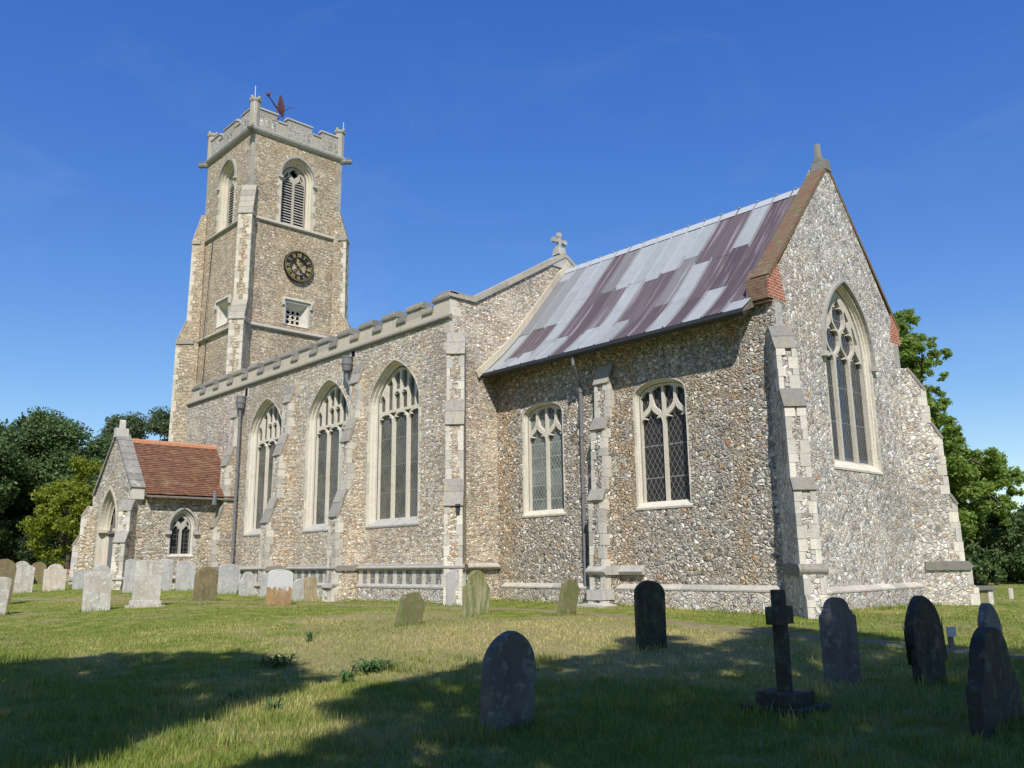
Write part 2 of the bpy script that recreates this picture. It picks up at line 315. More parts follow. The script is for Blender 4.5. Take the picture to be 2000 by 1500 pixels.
# ------------------------------------------------------------------ mesh helpers
class F:                                     # a wall frame: u along the wall, v up, d outwards
    def __init__(s, ox, oy, ux, uy, oz=0.0):
        l = math.hypot(ux, uy); s.o = Vector((ox, oy, oz)); s.u = Vector((ux/l, uy/l, 0)); s.n = Vector((uy/l, -ux/l, 0))
    def P(s, u, v, d): return s.o + s.u*u + s.n*d + Vector((0, 0, v))
    def off(s, u, d=0):
        p = s.o + s.u*u + s.n*d; f = F(p.x, p.y, s.u.x, s.u.y); return f
class MB:
    def __init__(s): s.v = []; s.f = []; s.mi = []
    def add(s, vs, fs, mi=0):
        b = len(s.v); s.v += [tuple(p) for p in vs]
        for q in fs: s.f.append(tuple(b+i for i in q)); s.mi.append(mi)
    def box(s, f, u0, u1, v0, v1, d0, d1, mi=0):
        P = [f.P(u, v, d) for d in (d0, d1) for v in (v0, v1) for u in (u0, u1)]
        s.add(P, [(0,2,3,1),(4,5,7,6),(0,1,5,4),(2,6,7,3),(0,4,6,2),(1,3,7,5)], mi)
    def plate(s, f, outer, holes, d0, d1, mi=0):
        loops = [list(outer)] + [list(h) for h in holes]
        vl = [[Vector((a, b, 0)) for a, b in L] for L in loops]
        tris = tessellate_polygon(vl); flat = [p for L in loops for p in L]; n = len(flat)
        fr = [f.P(a, b, d1) for a, b in flat]; bk = [f.P(a, b, d0) for a, b in flat]; fs = []
        for t in tris:
            a, b, c = (flat[i] for i in t)
            ar = (b[0]-a[0])*(c[1]-a[1])-(b[1]-a[1])*(c[0]-a[0])
            if abs(ar) < 1e-9: continue
            t = tuple(t) if ar > 0 else tuple(reversed(t))
            fs.append(t); fs.append(tuple(n+i for i in reversed(t)))
        k = 0
        for li, L in enumerate(loops):
            m_ = len(L); area = sum(L[i][0]*L[(i+1) % m_][1]-L[(i+1) % m_][0]*L[i][1] for i in range(m_))
            for i in range(m_):
                a, b = k+i, k+(i+1) % m_
                q = (a, n+a, n+b, b)
                if (area > 0) == (li > 0): q = tuple(reversed(q))
                fs.append(q)
            k += m_
        s.add(fr+bk, fs, mi)
    def sweep(s, f, prof, u0, u1, mi=0):      # profile of (d, v) drawn along u
        n = len(prof); A = [f.P(u0, v, d) for d, v in prof]; B = [f.P(u1, v, d) for d, v in prof]
        fs = [(i, (i+1) % n, n+(i+1) % n, n+i) for i in range(n)]
        s.add(A+B, fs, mi)
        tr = tessellate_polygon([[Vector((d, v, 0)) for d, v in prof]])
        s.add(A, [tuple(t) for t in tr], mi); s.add(B, [tuple(reversed(t)) for t in tr], mi)
    def loft(s, La, Lb, mi=0, closed=True):
        n = len(La); s.add(list(La)+list(Lb), [(i, (i+1) % n, n+(i+1) % n, n+i) for i in range(n if closed else n-1)], mi)
    def tube(s, path, r, k=8, mi=0, cap=True):
        path = [Vector(p) for p in path]; rs = r if hasattr(r, '__len__') else [r]*len(path); rings = []; a = None
        for i, p in enumerate(path):
            t = (path[min(i+1, len(path)-1)]-path[max(i-1, 0)]).normalized()
            if a is None: a = t.cross(Vector((0.3, .2, 1)) if abs(t.z) < .9 else Vector((1, .1, 0)))
            a = (a-t*a.dot(t)).normalized(); b = t.cross(a)
            rings.append([p + (a*math.cos(2*PI*j/k)+b*math.sin(2*PI*j/k))*rs[i] for j in range(k)])
        for A, B in zip(rings, rings[1:]): s.loft(A, B, mi)
        if cap: s.add(rings[0], [tuple(range(k))], mi); s.add(rings[-1], [tuple(reversed(range(k)))], mi)
    def lathe(s, base, prof, k=12, mi=0):
        b = Vector(base); rings = [[b+Vector((r*math.cos(2*PI*j/k), r*math.sin(2*PI*j/k), z)) for j in range(k)] for r, z in prof]
        for A, B in zip(rings, rings[1:]): s.loft(A, B, mi)
        s.add(rings[-1], [tuple(range(k))], mi)
    def build(s, name, mats, parent=None, loc=None, bevel=0, fix=True, smooth=False):
        me = bpy.data.meshes.new(name)
        o0 = Vector(loc) if loc is not None else (parent['_base'].copy() if False else Vector(PB.get(parent.name, (0,0,0))) if parent else Vector((0,0,0)))
        me.from_pydata([tuple(Vector(p)-o0) for p in s.v], [], s.f)
        if not isinstance(mats, (list, tuple)): mats = [mats]
        for m_ in mats: me.materials.append(m_)
        me.polygons.foreach_set('material_index', s.mi)
        if fix or bevel:
            bm = bmesh.new(); bm.from_mesh(me)
            if bevel:
                bmesh.ops.remove_doubles(bm, verts=bm.verts, dist=1e-5)
                bmesh.ops.bevel(bm, geom=[e for e in bm.edges if e.calc_face_angle(0) > .5], offset=bevel, segments=2, affect='EDGES', profile=.6)
            bmesh.ops.recalc_face_normals(bm, faces=bm.faces); bm.to_mesh(me); bm.free()
        if smooth: me.shade_smooth()
        ob = bpy.data.objects.new(name, me); COL.objects.link(ob)
        if parent: ob.parent = parent
        if loc is not None: ob.location = loc
        PB[ob.name] = tuple(o0)
        return ob
PB = {}                                      # world base of every object, so children are built in its space
def empty(name, loc):
    o = bpy.data.objects.new(name, None); COL.objects.link(o); o.location = loc; PB[o.name] = tuple(loc); o.empty_display_size = .3; return o
def tag(o, label=None, cat=None, group=None, kind=None):
    if label: o['label'] = label
    if cat: o['category'] = cat
    if group: o['group'] = group
    if kind: o['kind'] = kind
    return o

def arch(a, vs, va, n=10, kind='pt'):
    """right springing -> apex -> left springing, as (u, v)"""
    h = va-vs; L = []
    if kind == 'pt' and h >= a:
        r = (a*a+h*h)/(2*a); cx = a-r; t1 = math.atan2(h, r-a)
        for i in range(n+1):
            t = t1*i/n; L.append((cx+r*math.cos(t), vs+r*math.sin(t)))
    else:
        p = 1.5 if kind == 'pt' else 2.5
        for i in range(n+1):
            t = PI/2*i/n; L.append((a*abs(math.cos(t))**(2/p), vs+h*math.sin(t)**(2/p)))
    L[-1] = (0.0, va)
    return L + [(-x, y) for x, y in reversed(L[:-1])]
def outline(uc, a, v0, vs, va, n=10, kind='pt'):
    return [(uc+x, y) for x, y in [(-a, v0), (a, v0)] + arch(a, vs, va, n, kind)]
def arch_v(x, a, vs, va, kind='pt'):
    L = arch(a, vs, va, 24, kind)[:25]; x = abs(x)
    for (x1, y1), (x2, y2) in zip(L, L[1:]):
        if x2 <= x <= x1: return y1+(y2-y1)*((x1-x)/max(1e-6, x1-x2))
    return vs
def bez(p0, p1, p2, p3, n=8):
    return [tuple((1-t)**3*a+3*(1-t)**2*t*b+3*(1-t)*t*t*c+t**3*d for a, b, c, d in zip(p0, p1, p2, p3)) for t in [i/n for i in range(n+1)]]
def light(x0, x1, v0, vs, va, cusp=.0, ogee=False):
    c = (x0+x1)/2; w = (x1-x0)/2; h = va-vs
    if ogee: half = bez((w, vs), (w, vs+.62*h), (.04, vs+.45*h), (0, va), 8)
    else: half = arch(w, vs, va, 8, 'rd')[:9]
    if cusp:
        i = 4 if not ogee else 3
        px, py = half[i]; half[i:i+1] = [(half[i-1][0]*.97, half[i-1][1]+.02), (px-cusp, py-cusp*.55), (px-cusp*.15, py+.02)]
    R_ = [(c+x, y) for x, y in half]; L_ = [(c-x, y) for x, y in reversed(half[:-1])]
    return [(x0, v0), (x1, v0)] + R_ + L_

# ------------------------------------------------------------------ the church
CB = (-24.0, 20.0, .6)
church = empty('church', CB)
tag(church, 'medieval flint church with clock tower, battlemented nave and patched lead chancel roof', 'church')
FN = F(0, 16.2, 1, 0); FC = F(0, 18.15, 1, 0); FE = F(-10.05, 0, 0, 1); FNE = F(-20.0, 0, 0, 1)
FTE = F(-39.8, 0, 0, 1); FTS = F(0, 18.7, 1, 0); FPS = F(0, 12.0, 1, 0); FPE = F(-34.4, 0, 0, 1)

def blocks(mb, f, uedge, side, v0, v1, d_face, wrap=.14, wa=(.14, .26), h=(.24, .36), proud=.006, mi=0):
    """quoin blocks up an edge: side +1 = stones run towards +u from uedge"""
    v = v0; k = random.random() < .5
    while v < v1-.05:
        hh = min(random.uniform(*h), v1-v); k = not k
        w = wa[1] if k else wa[0]; w *= random.uniform(.85, 1.15)
        a, b = (uedge-proud*side, uedge+w*side)
        wr = wrap*(1.6 if not k else .9)
        pr = proud*random.uniform(.6, 1.3)
        mb.box(f, min(a, b), max(a, b), v+.004, v+hh-.004, d_face-wr, d_face+pr, mi); v += hh

def buttress(f, uc, w, prof, body, parent, quoin='lime', cap='weather', wq=(.1, .17), zb=0.0, name='buttress', bands=()):
    """prof: (d, v) points of the front from the ground up, ending on the wall"""
    poly = [(-.25, prof[0][1])] + list(prof) + [(-.25, prof[-1][1])]
    mb = MB(); mb.sweep(f, poly, uc-w/2, uc+w/2); ob = mb.build(name, M[body], parent)
    q = MB(); c = MB()
    for (d0, v0), (d1, v1) in zip(prof, prof[1:]):
        if abs(d1-d0) < .12 and v1-v0 > .25:
            steps = max(1, round((v1-v0)/.6)); n0 = v0
            for i in range(steps):
                va, vb = v0+(v1-v0)*i/steps, v0+(v1-v0)*(i+1)/steps; dm = d0+(d1-d0)*(i+.5)/steps
                for sd in (1, -1): blocks(q, f, uc-sd*w/2, sd, va, vb, dm+abs(d1-d0)/steps/2, wrap=.16, wa=wq, proud=.007)
        elif d1 < d0-.1:
            L = math.hypot(d1-d0, v1-v0); nx, ny = (v1-v0)/L, (d0-d1)/L; t = .05
            ex, ey = (d0-d1)/L*.05, (v0-v1)/L*.05
            n = max(1, int(L/.35))
            for i in range(n):
                a, b = i/n, (i+1)/n
                A = (d0+(d1-d0)*a+(ex if i == 0 else 0), v0+(v1-v0)*a+(ey if i == 0 else 0)); B = (d0+(d1-d0)*b, v0+(v1-v0)*b)
                c.sweep(f, [(A[0]-nx*.03, A[1]-ny*.03), (A[0]+nx*t, A[1]+ny*t), (B[0]+nx*(t-.012), B[1]+ny*(t-.012)), (B[0]-nx*.03, B[1]-ny*.03)], uc-w/2-.025, uc+w/2+.025)
    for (d, v0, v1) in bands: c.sweep(f, [(0, v0), (d, v0), (d+.05, v0+(v1-v0)*.35), (d+.05, v0+(v1-v0)*.55), (d-.05, v1), (0, v1)], uc-w/2-.07, uc+w/2+.07)
    if q.v: q.build('quoin_stones', M[quoin], ob)
    if c.v: c.build('weathering_stones', M[cap], ob)
    return ob

def window(f, uc, parent, ho, v0, vs, va, hi, iv0, ivs, iva, dep, holes, glass, kind='pt', stone='lime_warm', jamb=(.1, .22), hood=0, tk=.15, sill=True, jh=(.3, .42), gd=.1, nm='window'):
    """ho.. outer opening, hi.. inner opening at depth dep; holes are relative to uc"""
    n = 10; O = outline(uc, ho, v0, vs, va, n, kind); I = outline(uc, hi, iv0, ivs, iva, n, kind)
    mb = MB()
    def mid(t, e=0): return [((a[0]*(1-t)+b[0]*t), (a[1]*(1-t)+b[1]*t)) for a, b in zip(O, I)]
    steps = [(0, .012), (.06, -.36*dep), (.30, -.42*dep), (.38, -.72*dep), (.70, -.78*dep), (.80, -dep), (1, -dep)]
    rings = [[f.P(u, v, d) for u, v in mid(t)] for t, d in steps]
    for A, B in zip(rings, rings[1:]): mb.loft(A, B)
    # face ring with toothed jamb stones
    for sd in (1, -1): blocks(mb, f, uc-sd*ho-sd*.0, -sd, v0+.02, vs, .0, wrap=.1, wa=jamb, h=jh, proud=.008)
    A = [(uc+x, y) for x, y in arch(ho, vs, va, n, kind)]; w = jamb[0]*.9
    B = [(uc+x, y) for x, y in arch(ho+w, vs, va+w*1.25, n, kind)]
    for i in range(len(A)-1):
        g = .02
        qa = [A[i], A[i+1], B[i+1], B[i]]; cx = sum(p[0] for p in qa)/4; cy = sum(p[1] for p in qa)/4
        qa = [(cx+(p[0]-cx)*.985, cy+(p[1]-cy)*.985) for p in qa]
        mb.plate(f, qa, [], -.1, .006+.004*random.random())
    ob = mb.build(nm, M[stone], parent)
    T = MB(); E_ = .04
    T.plate(f, outline(uc, hi+E_, iv0-E_, ivs, iva+E_, n, kind), [[(uc+x, y) for x, y in h] for h in holes], -dep-tk, -dep+.0)
    # a finer front moulding on the bars
    T.build('tracery', M[stone], ob)
    g = MB(); g.plate(f, outline(uc, hi+.03, iv0-.03, ivs, iva+.03, n, kind), [], -dep-gd-.03, -dep-gd); g.build('glass', M[glass], ob)
    if sill:
        s_ = MB(); s_.sweep(f, [(-dep-.02, v0-.02), (.02, v0-.07), (.03, v0-.02), (-.0, v0+.02), (-dep, iv0+.01)], uc-ho-.06, uc+ho+.06); s_.build('sill', M[stone if sill is True else sill], ob)
    if hood:
        hm = MB(); A = [(uc+x, y) for x, y in arch(ho+.06, vs, va+.08, n, kind)]; B = [(uc+x, y) for x, y in arch(ho+.06+hood, vs, va+.08+hood*1.3, n, kind)]
        A = [(A[0][0], vs-.15)]+A+[(A[-1][0], vs-.15)]; B = [(B[0][0], vs-.15)]+B+[(B[-1][0], vs-.15)]
        hm.plate(f, A+list(reversed(B)), [], -.05, .1)
        for sd in (1, -1): hm.box(f, uc+sd*(ho+.06+hood/2)-.11, uc+sd*(ho+.06+hood/2)+.11, vs-.27, vs-.14, 0, .13)
        hm.build('hood_mould', M['lime_grey' if hood < .12 else stone], ob)
    return ob, O

# --- tracery patterns (u relative to the window centre, v absolute)
def tr_nave(a=1.24, v0=3.16, ivs=7.08, iva=8.2):
    H = []; p = 2*a/3
    for i in range(3):
        x0 = -a+i*p+(.055 if i else .02); x1 = -a+(i+1)*p-(.055 if i < 2 else .02)
        H.append(light(x0, x1, v0+.02, 6.30, 6.67, .085))
    for i in (1, 2):
        xm = -a+i*p; H.append([(xm-.2, 6.71), (xm, 6.50), (xm+.2, 6.71)])
    q = 2*a/6
    for k in range(6):
        x0, x1 = -a+k*q+(.045 if k else .03), -a+(k+1)*q-(.045 if k < 5 else .03)
        b = 6.80
        if k in (2, 3):
            H.append(light(x0, x1, b, 7.24, 7.40, .07)); b = 7.47
        xs = [x1+(x0-x1)*i/6 for i in range(7)]; cap = []
        vm = arch_v(max(abs(x0), abs(x1))-.02, a, ivs, iva)-.06
        for x in xs:
            t = (x-(x0+x1)/2)/((x1-x0)/2)
            cap.append((x, min(arch_v(x, a, ivs, iva)-.06, vm+.17-.2*t*t)))
        H.append([(x0, b), (x1, b)] + cap)
    return H
def tr_chancel(a=.77, v0=3.22, ivs=5.95, iva=6.36):
    H = []
    for s in (-1, 1):
        c = s*a/2
        x0, x1 = (c-a/2+.02, c+a/2-.04) if s < 0 else (c-a/2+.04, c+a/2-.02)
        cc = (x0+x1)/2; w = (x1-x0)/2
        H.append(light(x0, x1, v0+.02, 5.28, 5.78, .1, ogee=True))
        for t in (-1, 1):
            e = bez((w, 5.37), (w, 5.37+.36), (.07, 5.37+.22), (.045, 5.9), 6)
            low = [(cc+t*x, y+.05) for x, y in e]
            top = [(cc+t*.045, 0), (cc+t*w*.5, 0), (cc+t*w, 0)]
            top = [(x, arch_v(x, a, ivs, iva, 'seg')-.05-(.07 if i == 0 else 0)) for i, (x, y) in enumerate(top)]
            P = low + top
            if t > 0: P = list(reversed(P))
            H.append(P)
    return H
def tr_east(a=1.22):
    H = []; p = 2*a/3; v0 = 4.2
    for i in range(3):
        x0 = -a+i*p+(.05 if i else .02); x1 = -a+(i+1)*p-(.05 if i < 2 else .02)
        H.append(light(x0, x1, v0, 6.74, 7.42, .09, ogee=True))
    def cell(cx, vb, vm, vt, w):
        e1 = bez((0, vb), (.03, vb+.5*(vm-vb)), (w, vb+.35*(vm-vb)), (w, vm), 6); e2 = bez((w, vm), (w, vm+.6*(vt-vm)), (.03, vm+.5*(vt-vm)), (0, vt), 6)
        k = .09; i = 3; e2[i:i+1] = [e2[i-1], (e2[i][0]-k, e2[i][1]-.06), e2[i]]
        r = e1+e2[1:]; return [(cx+x, y) for x, y in r]+[(cx-x, y) for x, y in reversed(r[1:-1])]
    H += [cell(-p/2, 6.93, 7.46, 8.05, .35), cell(p/2, 6.93, 7.46, 8.05, .35), cell(0, 7.60, 8.13, 8.74, .335)]
    for s in (-1, 1):
        H.append([(s*.82, 7.50), (s*.98, 7.42), (s*1.03, 7.52), (s*.84, 7.92), (s*.73, 8.0), (s*.78, 7.7)][::s])
        H.append([(s*.42, 8.05), (s*.56, 7.95), (s*.60, 8.12), (s*.40, 8.38), (s*.36, 8.3)][::s])
    return H
def quat(cx, cy, r, k=.28, n=28, ph=0): return [(cx+(r*(1-k)+r*k*abs(math.cos(2*(t+ph)))*1.0)*math.cos(t), cy+(r*(1-k)+r*k*abs(math.cos(2*(t+ph))))*math.sin(t)) for t in [2*PI*i/n for i in range(n)]]
def tr_belfry(a=.70, v0=19.9):
    H = []
    for s in (-1, 1):
        x0, x1 = (-a+.03, -.06) if s < 0 else (.06, a-.03); H.append(light(x0, x1, v0, 22.2, 22.72, .08, ogee=True))
    H.append(quat(0, 22.95, .26)); 
    for s in (-1, 1): H.append([(s*.40, 22.72), (s*.55, 22.55), (s*.56, 22.66), (s*.40, 22.95), (s*.34, 22.9)][::s])
    return H
def tr_porch(a=.4):
    H = []
    for s in (-1, 1):
        x0, x1 = (-a+.02, -.045) if s < 0 else (.045, a-.02); H.append(light(x0, x1, 2.22, 3.1, 3.36, .05, ogee=True))
    H.append(quat(0, 3.55, .145))
    for s in (-1, 1): H.append([(s*.2, 3.42), (s*.33, 3.26), (s*.34, 3.34), (s*.24, 3.52)][::s])
    return H

holesN = []
for uc in (-22.98, -27.1, -31.85):
    _, O = window(FN, uc, church, 1.42, 2.95, 7.04, 8.39, 1.24, 3.16, 7.08, 8.2, .3, tr_nave(), 'glass_nave', jamb=(.03, .10), sill='lime_grey')
    holesN.append(O)
holesC = []
for uc, g in ((-17.98, 'glass_pale'), (-13.6, 'glass_chancel')):
    _, O = window(FC, uc, church, .845, 3.1, 5.98, 6.44, .77, 3.22, 5.95, 6.37, .17, tr_chancel(), g, kind='seg', jamb=(.025, .04), jh=(.45, .7))
    holesC.append(O)
_, O = window(FE, 21.83, church, 1.32, 3.98, 7.05, 9.0, 1.22, 4.15, 7.05, 8.88, .18, tr_east(), 'glass_east', jamb=(.03, .07), hood=.07)
holesE = [O]
bel_e, O = window(FTE, 21.45, church, .93, 19.72, 22.55, 23.62, .70, 19.88, 22.55, 23.3, .42, tr_belfry(), 'black', jamb=(.12, .22), hood=.1, gd=.45, nm='belfry_window', stone='tower_stone'); holesTE = [O]  # the glass here is a black plate, painted as the belfry's inner darkness
bel_s, O = window(FTS, -42.55, church, .93, 19.72, 22.55, 23.62, .70, 19.88, 22.55, 23.3, .42, tr_belfry(), 'black', jamb=(.12, .22), hood=.1, gd=.45, nm='belfry_window', stone='tower_stone'); holesTS = [O]  # same black plate in place of glass, standing for the dark inside
for f, uc, par in ((FTE, 21.45, bel_e), (FTS, -42.55, bel_s)):
    lv = MB()
    for i in range(17):
        v = 19.95+i*.155
        lv.sweep(f, [(-.60, v+.11), (-.58, v+.13), (-.44, v+.025), (-.44, v-.005), (-.47, v-.005)], uc-.72, uc+.72)
    lv.build('louvre', M['lime_grey'], par)
def soundhole(f, uc):
    mb = MB(); a = .66; v0, v1 = 14.15, 15.4; b = .44; c0, c1 = 14.32, 15.14; d = .4
    O = [(uc-a, v0), (uc+a, v0), (uc+a, v1), (uc-a, v1)]; I = [(uc-b, c0), (uc+b, c0), (uc+b, c1), (uc-b, c1)]
    mb.loft([f.P(*p, .03) for p in O], [f.P(*p, -d) for p in I])
    for p in ((uc-a-.12, uc-a, v0, v1), (uc+a, uc+a+.12, v0, v1), (uc-a-.12, uc+a+.12, v1, v1+.14)): mb.box(f, *p, -.1, .03)
    mb.box(f, uc-a-.2, uc+a+.2, v1+.14, v1+.24, -.05, .12)
    for s in (-1, 1): mb.box(f, uc+s*(a+.16)-.05, uc+s*(a+.16)+.05, v1-.2, v1+.14, -.05, .12)
    ob = mb.build('sound_hole', M['lime'], church)
    T = MB(); hs = []
    for i in (-1, 0, 1):
        for j in (-1, 0, 1): hs.append(quat(uc+i*.285, (c0+c1)/2+j*.265, .125, .35, 20, (i+j) % 2*PI/4))
    for i in (-.5, .5):
        for j in (-.5, .5): hs.append([(uc+i*.285+x*.05, (c0+c1)/2+j*.265+y*.05) for x, y in ((-1,0),(0,-1),(1,0),(0,1))])
    T.plate(f, [(uc-b-.03, c0-.03), (uc+b+.03, c0-.03), (uc+b+.03, c1+.03), (uc-b-.03, c1+.03)], hs, -d-.1, -d); T.build('tracery', M['lime'], ob)
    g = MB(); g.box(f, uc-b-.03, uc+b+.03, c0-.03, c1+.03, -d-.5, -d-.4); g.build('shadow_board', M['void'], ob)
    return [(u, v) for u, v in O]
holesTE.append(soundhole(FTE, 21.72)); holesTS.append(soundhole(FTS, -42.15))
_, OP = window(FPE, 14.1, church, .47, 2.14, 3.25, 3.92, .40, 2.2, 3.22, 3.8, .12, tr_porch(), 'glass_porch', jamb=(.05, .12), hood=.07, stone='lime')

# --- nave
def wallmesh(name, mat, *plates):
    for f, outer, holes, d0, d1 in plates:
        mb = MB(); mb.plate(f, outer, holes, d0, d1); o = mb.build(name, M[mat], church)
    return o
NW, NE_ = -39.8, -20.0
nave = wallmesh('nave_wall', 'flint_nave', (FN, [(NW+.0, -.6), (NE_, -.6), (NE_, 9.25), (NW, 9.25)], holesN, -.5, 0),
    (F(0, 27.0, 1, 0), [(NW, -.6), (NE_-.01, -.6), (NE_-.01, 9.3), (NW, 9.3)], [], 0, .5))
# nave east gable
gab = [(16.7, -.6), (26.4, -.6), (26.4, 9.9), (25.9, 9.9), (21.5, 12.45), (17.15, 9.9), (16.7, 9.9)]
wallmesh('nave_gable_wall', 'flint_nave', (FNE, gab, [], -.5, 0), (FNE, [(16.2, 9.25), (16.699, 9.25), (16.699, 9.9), (16.2, 9.9)], [], -.5, -.004))
# gable coping
cp = MB(); n_ = 7
pts = [(16.14, 9.9), (17.2, 9.9), (21.5, 12.47), (25.85, 9.9), (26.86, 9.9)]
for (u0, v0), (u1, v1) in zip(pts, pts[1:]):
    k = max(1, int(math.hypot(u1-u0, v1-v0)/.75))
    for i in range(k):
        a, b = i/k, (i+1)/k; A = (u0+(u1-u0)*a, v0+(v1-v0)*a); B = (u0+(u1-u0)*b, v0+(v1-v0)*b)
        cp.plate(FNE, [A, B, (B[0], B[1]+.11), (A[0], A[1]+.11)], [], -.56, .075)
        cp.plate(FNE, [(A[0], A[1]+.11), (B[0], B[1]+.11), (B[0], B[1]+.2), (A[0], A[1]+.2)], [], -.5, .03)
cp.build('gable_coping', M['parapet2'], church)
ks = MB(); ks.plate(FNE, [(20.75, 12.02), (21.5, 12.46), (22.25, 12.02)], [], -.5, .05); ks.build('apex_stone', M['lime_grey'], church)
cr = MB()
cr.sweep(FNE, [(-.42, 12.62), (-.08, 12.62), (-.16, 12.92), (-.34, 12.92)], 21.31, 21.69)
cr.box(FNE, 21.44, 21.56, 12.9, 13.42, -.31, -.19); cr.box(FNE, 21.2, 21.8, 13.1, 13.22, -.305, -.195)
for (u, v) in ((21.22, 13.16), (21.78, 13.16), (21.5, 13.4)): cr.box(FNE, u-.085, u+.085, v-.085, v+.085, -.32, -.18)
cr.build('gable_cross', M['lime_grey'], church, bevel=.01)
# parapet with battlements
pp = MB(); cop = MB()
pp.sweep(FN, [(-.3, 9.25), (.0, 9.25), (.02, 9.36), (.02, 9.56), (-.3, 9.56)], NW+.02, NE_)
cop.sweep(FN, [(-.05, 9.17), (.03, 9.17), (.1, 9.23), (.1, 9.27), (.0, 9.34), (-.05, 9.34)], NW+.02, NE_+.05)
u = NE_; first = True
while u > NW+.3:
    w = .82; a = max(NW+.02, u-w)
    pp.box(FN, a, u, 9.56, 9.86, -.3, .02)
    cop.sweep(FN, [(-.36, 9.86), (.07, 9.86), (.075, 9.93), (.0, 10.08), (-.3, 10.08)], a-.03, u+.03)
    g = u-w-.6
    if g > NW:
        cop.sweep(FN, [(-.36, 9.562), (.07, 9.562), (.075, 9.62), (.0, 9.80), (-.3, 9.80)], g+.035, a-.035)
    u = g
par = pp.build('nave_parapet', M['parapet'], church); cop.build('coping', M['lime_dark'], par)
nr = MB(); nr.plate(F(-30, 0, 0, 1), [(16.5, 9.3), (26.7, 9.3), (21.5, 11.9)], [], -9.75, 9.5); nr.build('nave_roof', M['leadflash'], church)
# nave plinth: moulded string, flushwork band, base
pl = MB(); lo = MB(); fb = MB()
for a, b in ((-39.8, -34.62), (-34.08, -30.06), (-29.54, -25.28), (-24.76, NE_-.0)):
    pl.sweep(FN, [(-.02, 1.52), (.10, 1.52), (.16, 1.58), (.16, 1.61), (.06, 1.66), (.06, 1.69), (-.02, 1.72)], a, b)
    pl.sweep(FN, [(-.02, .98), (.12, .98), (.12, 1.03), (.05, 1.1), (-.02, 1.1)], a, b)
    fb.box(FN, a, b, -.6, .98, -.05, .10, 0)
    x = a+.06
    while x < b-.3:
        w = random.uniform(.17, .23)
        lo.box(FN, x, x+w, 1.1, 1.52, -.02, .05); x += w+random.uniform(.26, .32)
    fb.box(FN, a, b, 1.1, 1.52, -.02, .045, 1)
pl.build('plinth_string', M['lime_grey'], church); lo.build('flushwork_stones', M['lime_warm'], church); fb.build('nave_plinth', [M['flint_plinth'], M['flint_dark']], church)
e2 = MB(); e2.sweep(FNE, [(-.02, 1.52), (.10, 1.52), (.16, 1.58), (.16, 1.61), (.06, 1.66), (-.02, 1.72)], 16.25, 18.1); e2.build('plinth_string', M['lime_grey'], church)
# nave buttresses
NBP = [(1.05, -.6), (1.05, .98), (.93, 1.08), (.9, 3.3), (.55, 4.2), (.52, 5.85), (.25, 6.65), (.22, 7.93), (0, 8.6)]
for uc in (-34.35, -29.8, -25.02): buttress(FN, uc, .5, NBP, 'flint_nave', church, bands=((.92, 1.52, 1.69),))
FD = F(-19.88, 16.32, .7071, .7071)
buttress(FD, .05, .52, [(1.2, -.6), (1.2, .98), (1.1, 1.06), (1.06, 3.35), (.76, 4.1), (.74, 5.75), (.47, 6.5), (.45, 7.95), (.05, 8.7)], 'flint_nave', church, bands=((1.08, 1.52, 1.69),))
qn = MB()
blocks(qn, FN, NE_, -1, 8.2, 9.2, 0, wrap=.18, wa=(.2, .32)); blocks(qn, FNE, 16.2, 1, 9.3, 9.9, 0, wrap=.0, wa=(.3, .45))
qn.build('corner_stones', M['lime_warm'], church)

# --- chancel
CW, CE = -20.0, -10.05
wallmesh('chancel_wall', 'flint_chancel', (FC, [(CW+.005, -.6), (CE, -.6), (CE, 7.85), (CW+.005, 7.85)], holesC, -.5, 0), (F(0, 25.15, 1, 0), [(CW+.005, -.6), (CE-.6, -.6), (CE-.6, 7.8), (CW+.005, 7.8)], [], 0, .5))
ega = [(18.65, -.6), (25.15, -.6), (25.15, 8.2), (25.1, 8.3), (21.6, 12.5), (18.2, 8.36), (18.2, 7.851), (18.65, 7.851)]
wallmesh('chancel_gable_wall', 'flint_gable', (FE, ega, holesE, -.5, 0))
# lead roof
def roof_y(s):                                # s from the ridge (0) to the eave (1): bellcast near the eave
    y = 21.62-4.12*s; z = 12.02-4.85*s+0.42*max(0, (s-.55)/.45)**2.0; return y, z
NCOL = 16; X0, X1 = -19.97, -10.5; vs_, fs_, ton = [], [], []
# tone map: columns from the nave gable (0) to the east gable (15); lists of (s0, s1, purple, white)
grey = lambda: (0, random.random(), 0)
def sheets(c):
    P = {0: [(0,.12,0),(.12,.6,.4),(.6,1,0)], 1: [(0,.58,.25),(.58,.85,1),(.85,1,0)], 2: [(0,.3,0),(.3,.58,0),(.58,.84,1),(.84,1,0)], 3: [(0,.4,0),(.4,.75,0),(.75,1,0)],
         4: [(0,.4,1),(.4,.75,1),(.75,1,0)], 5: [(0,.4,.6),(.4,.75,1),(.75,1,1)], 6: [(0,.42,0),(.42,.75,.9),(.75,1,0)], 7: [(0,.4,0),(.4,.75,0),(.75,1,0)],
         8: [(0,.42,0),(.42,.76,1),(.76,1,.3)], 9: [(0,.4,0),(.4,.76,1),(.76,1,1)], 10: [(0,.32,0),(.32,.7,.65),(.7,1,1)], 11: [(0,.4,1),(.4,.7,0),(.7,1,0)],
         12: [(0,.4,1),(.4,.72,1),(.72,1,1)], 13: [(0,.36,0),(.36,.68,1),(.68,1,0)], 14: [(0,.5,1),(.5,1,1)], 15: [(0,.45,1),(.45,.88,1),(.88,1,0)]}
    return P[c]
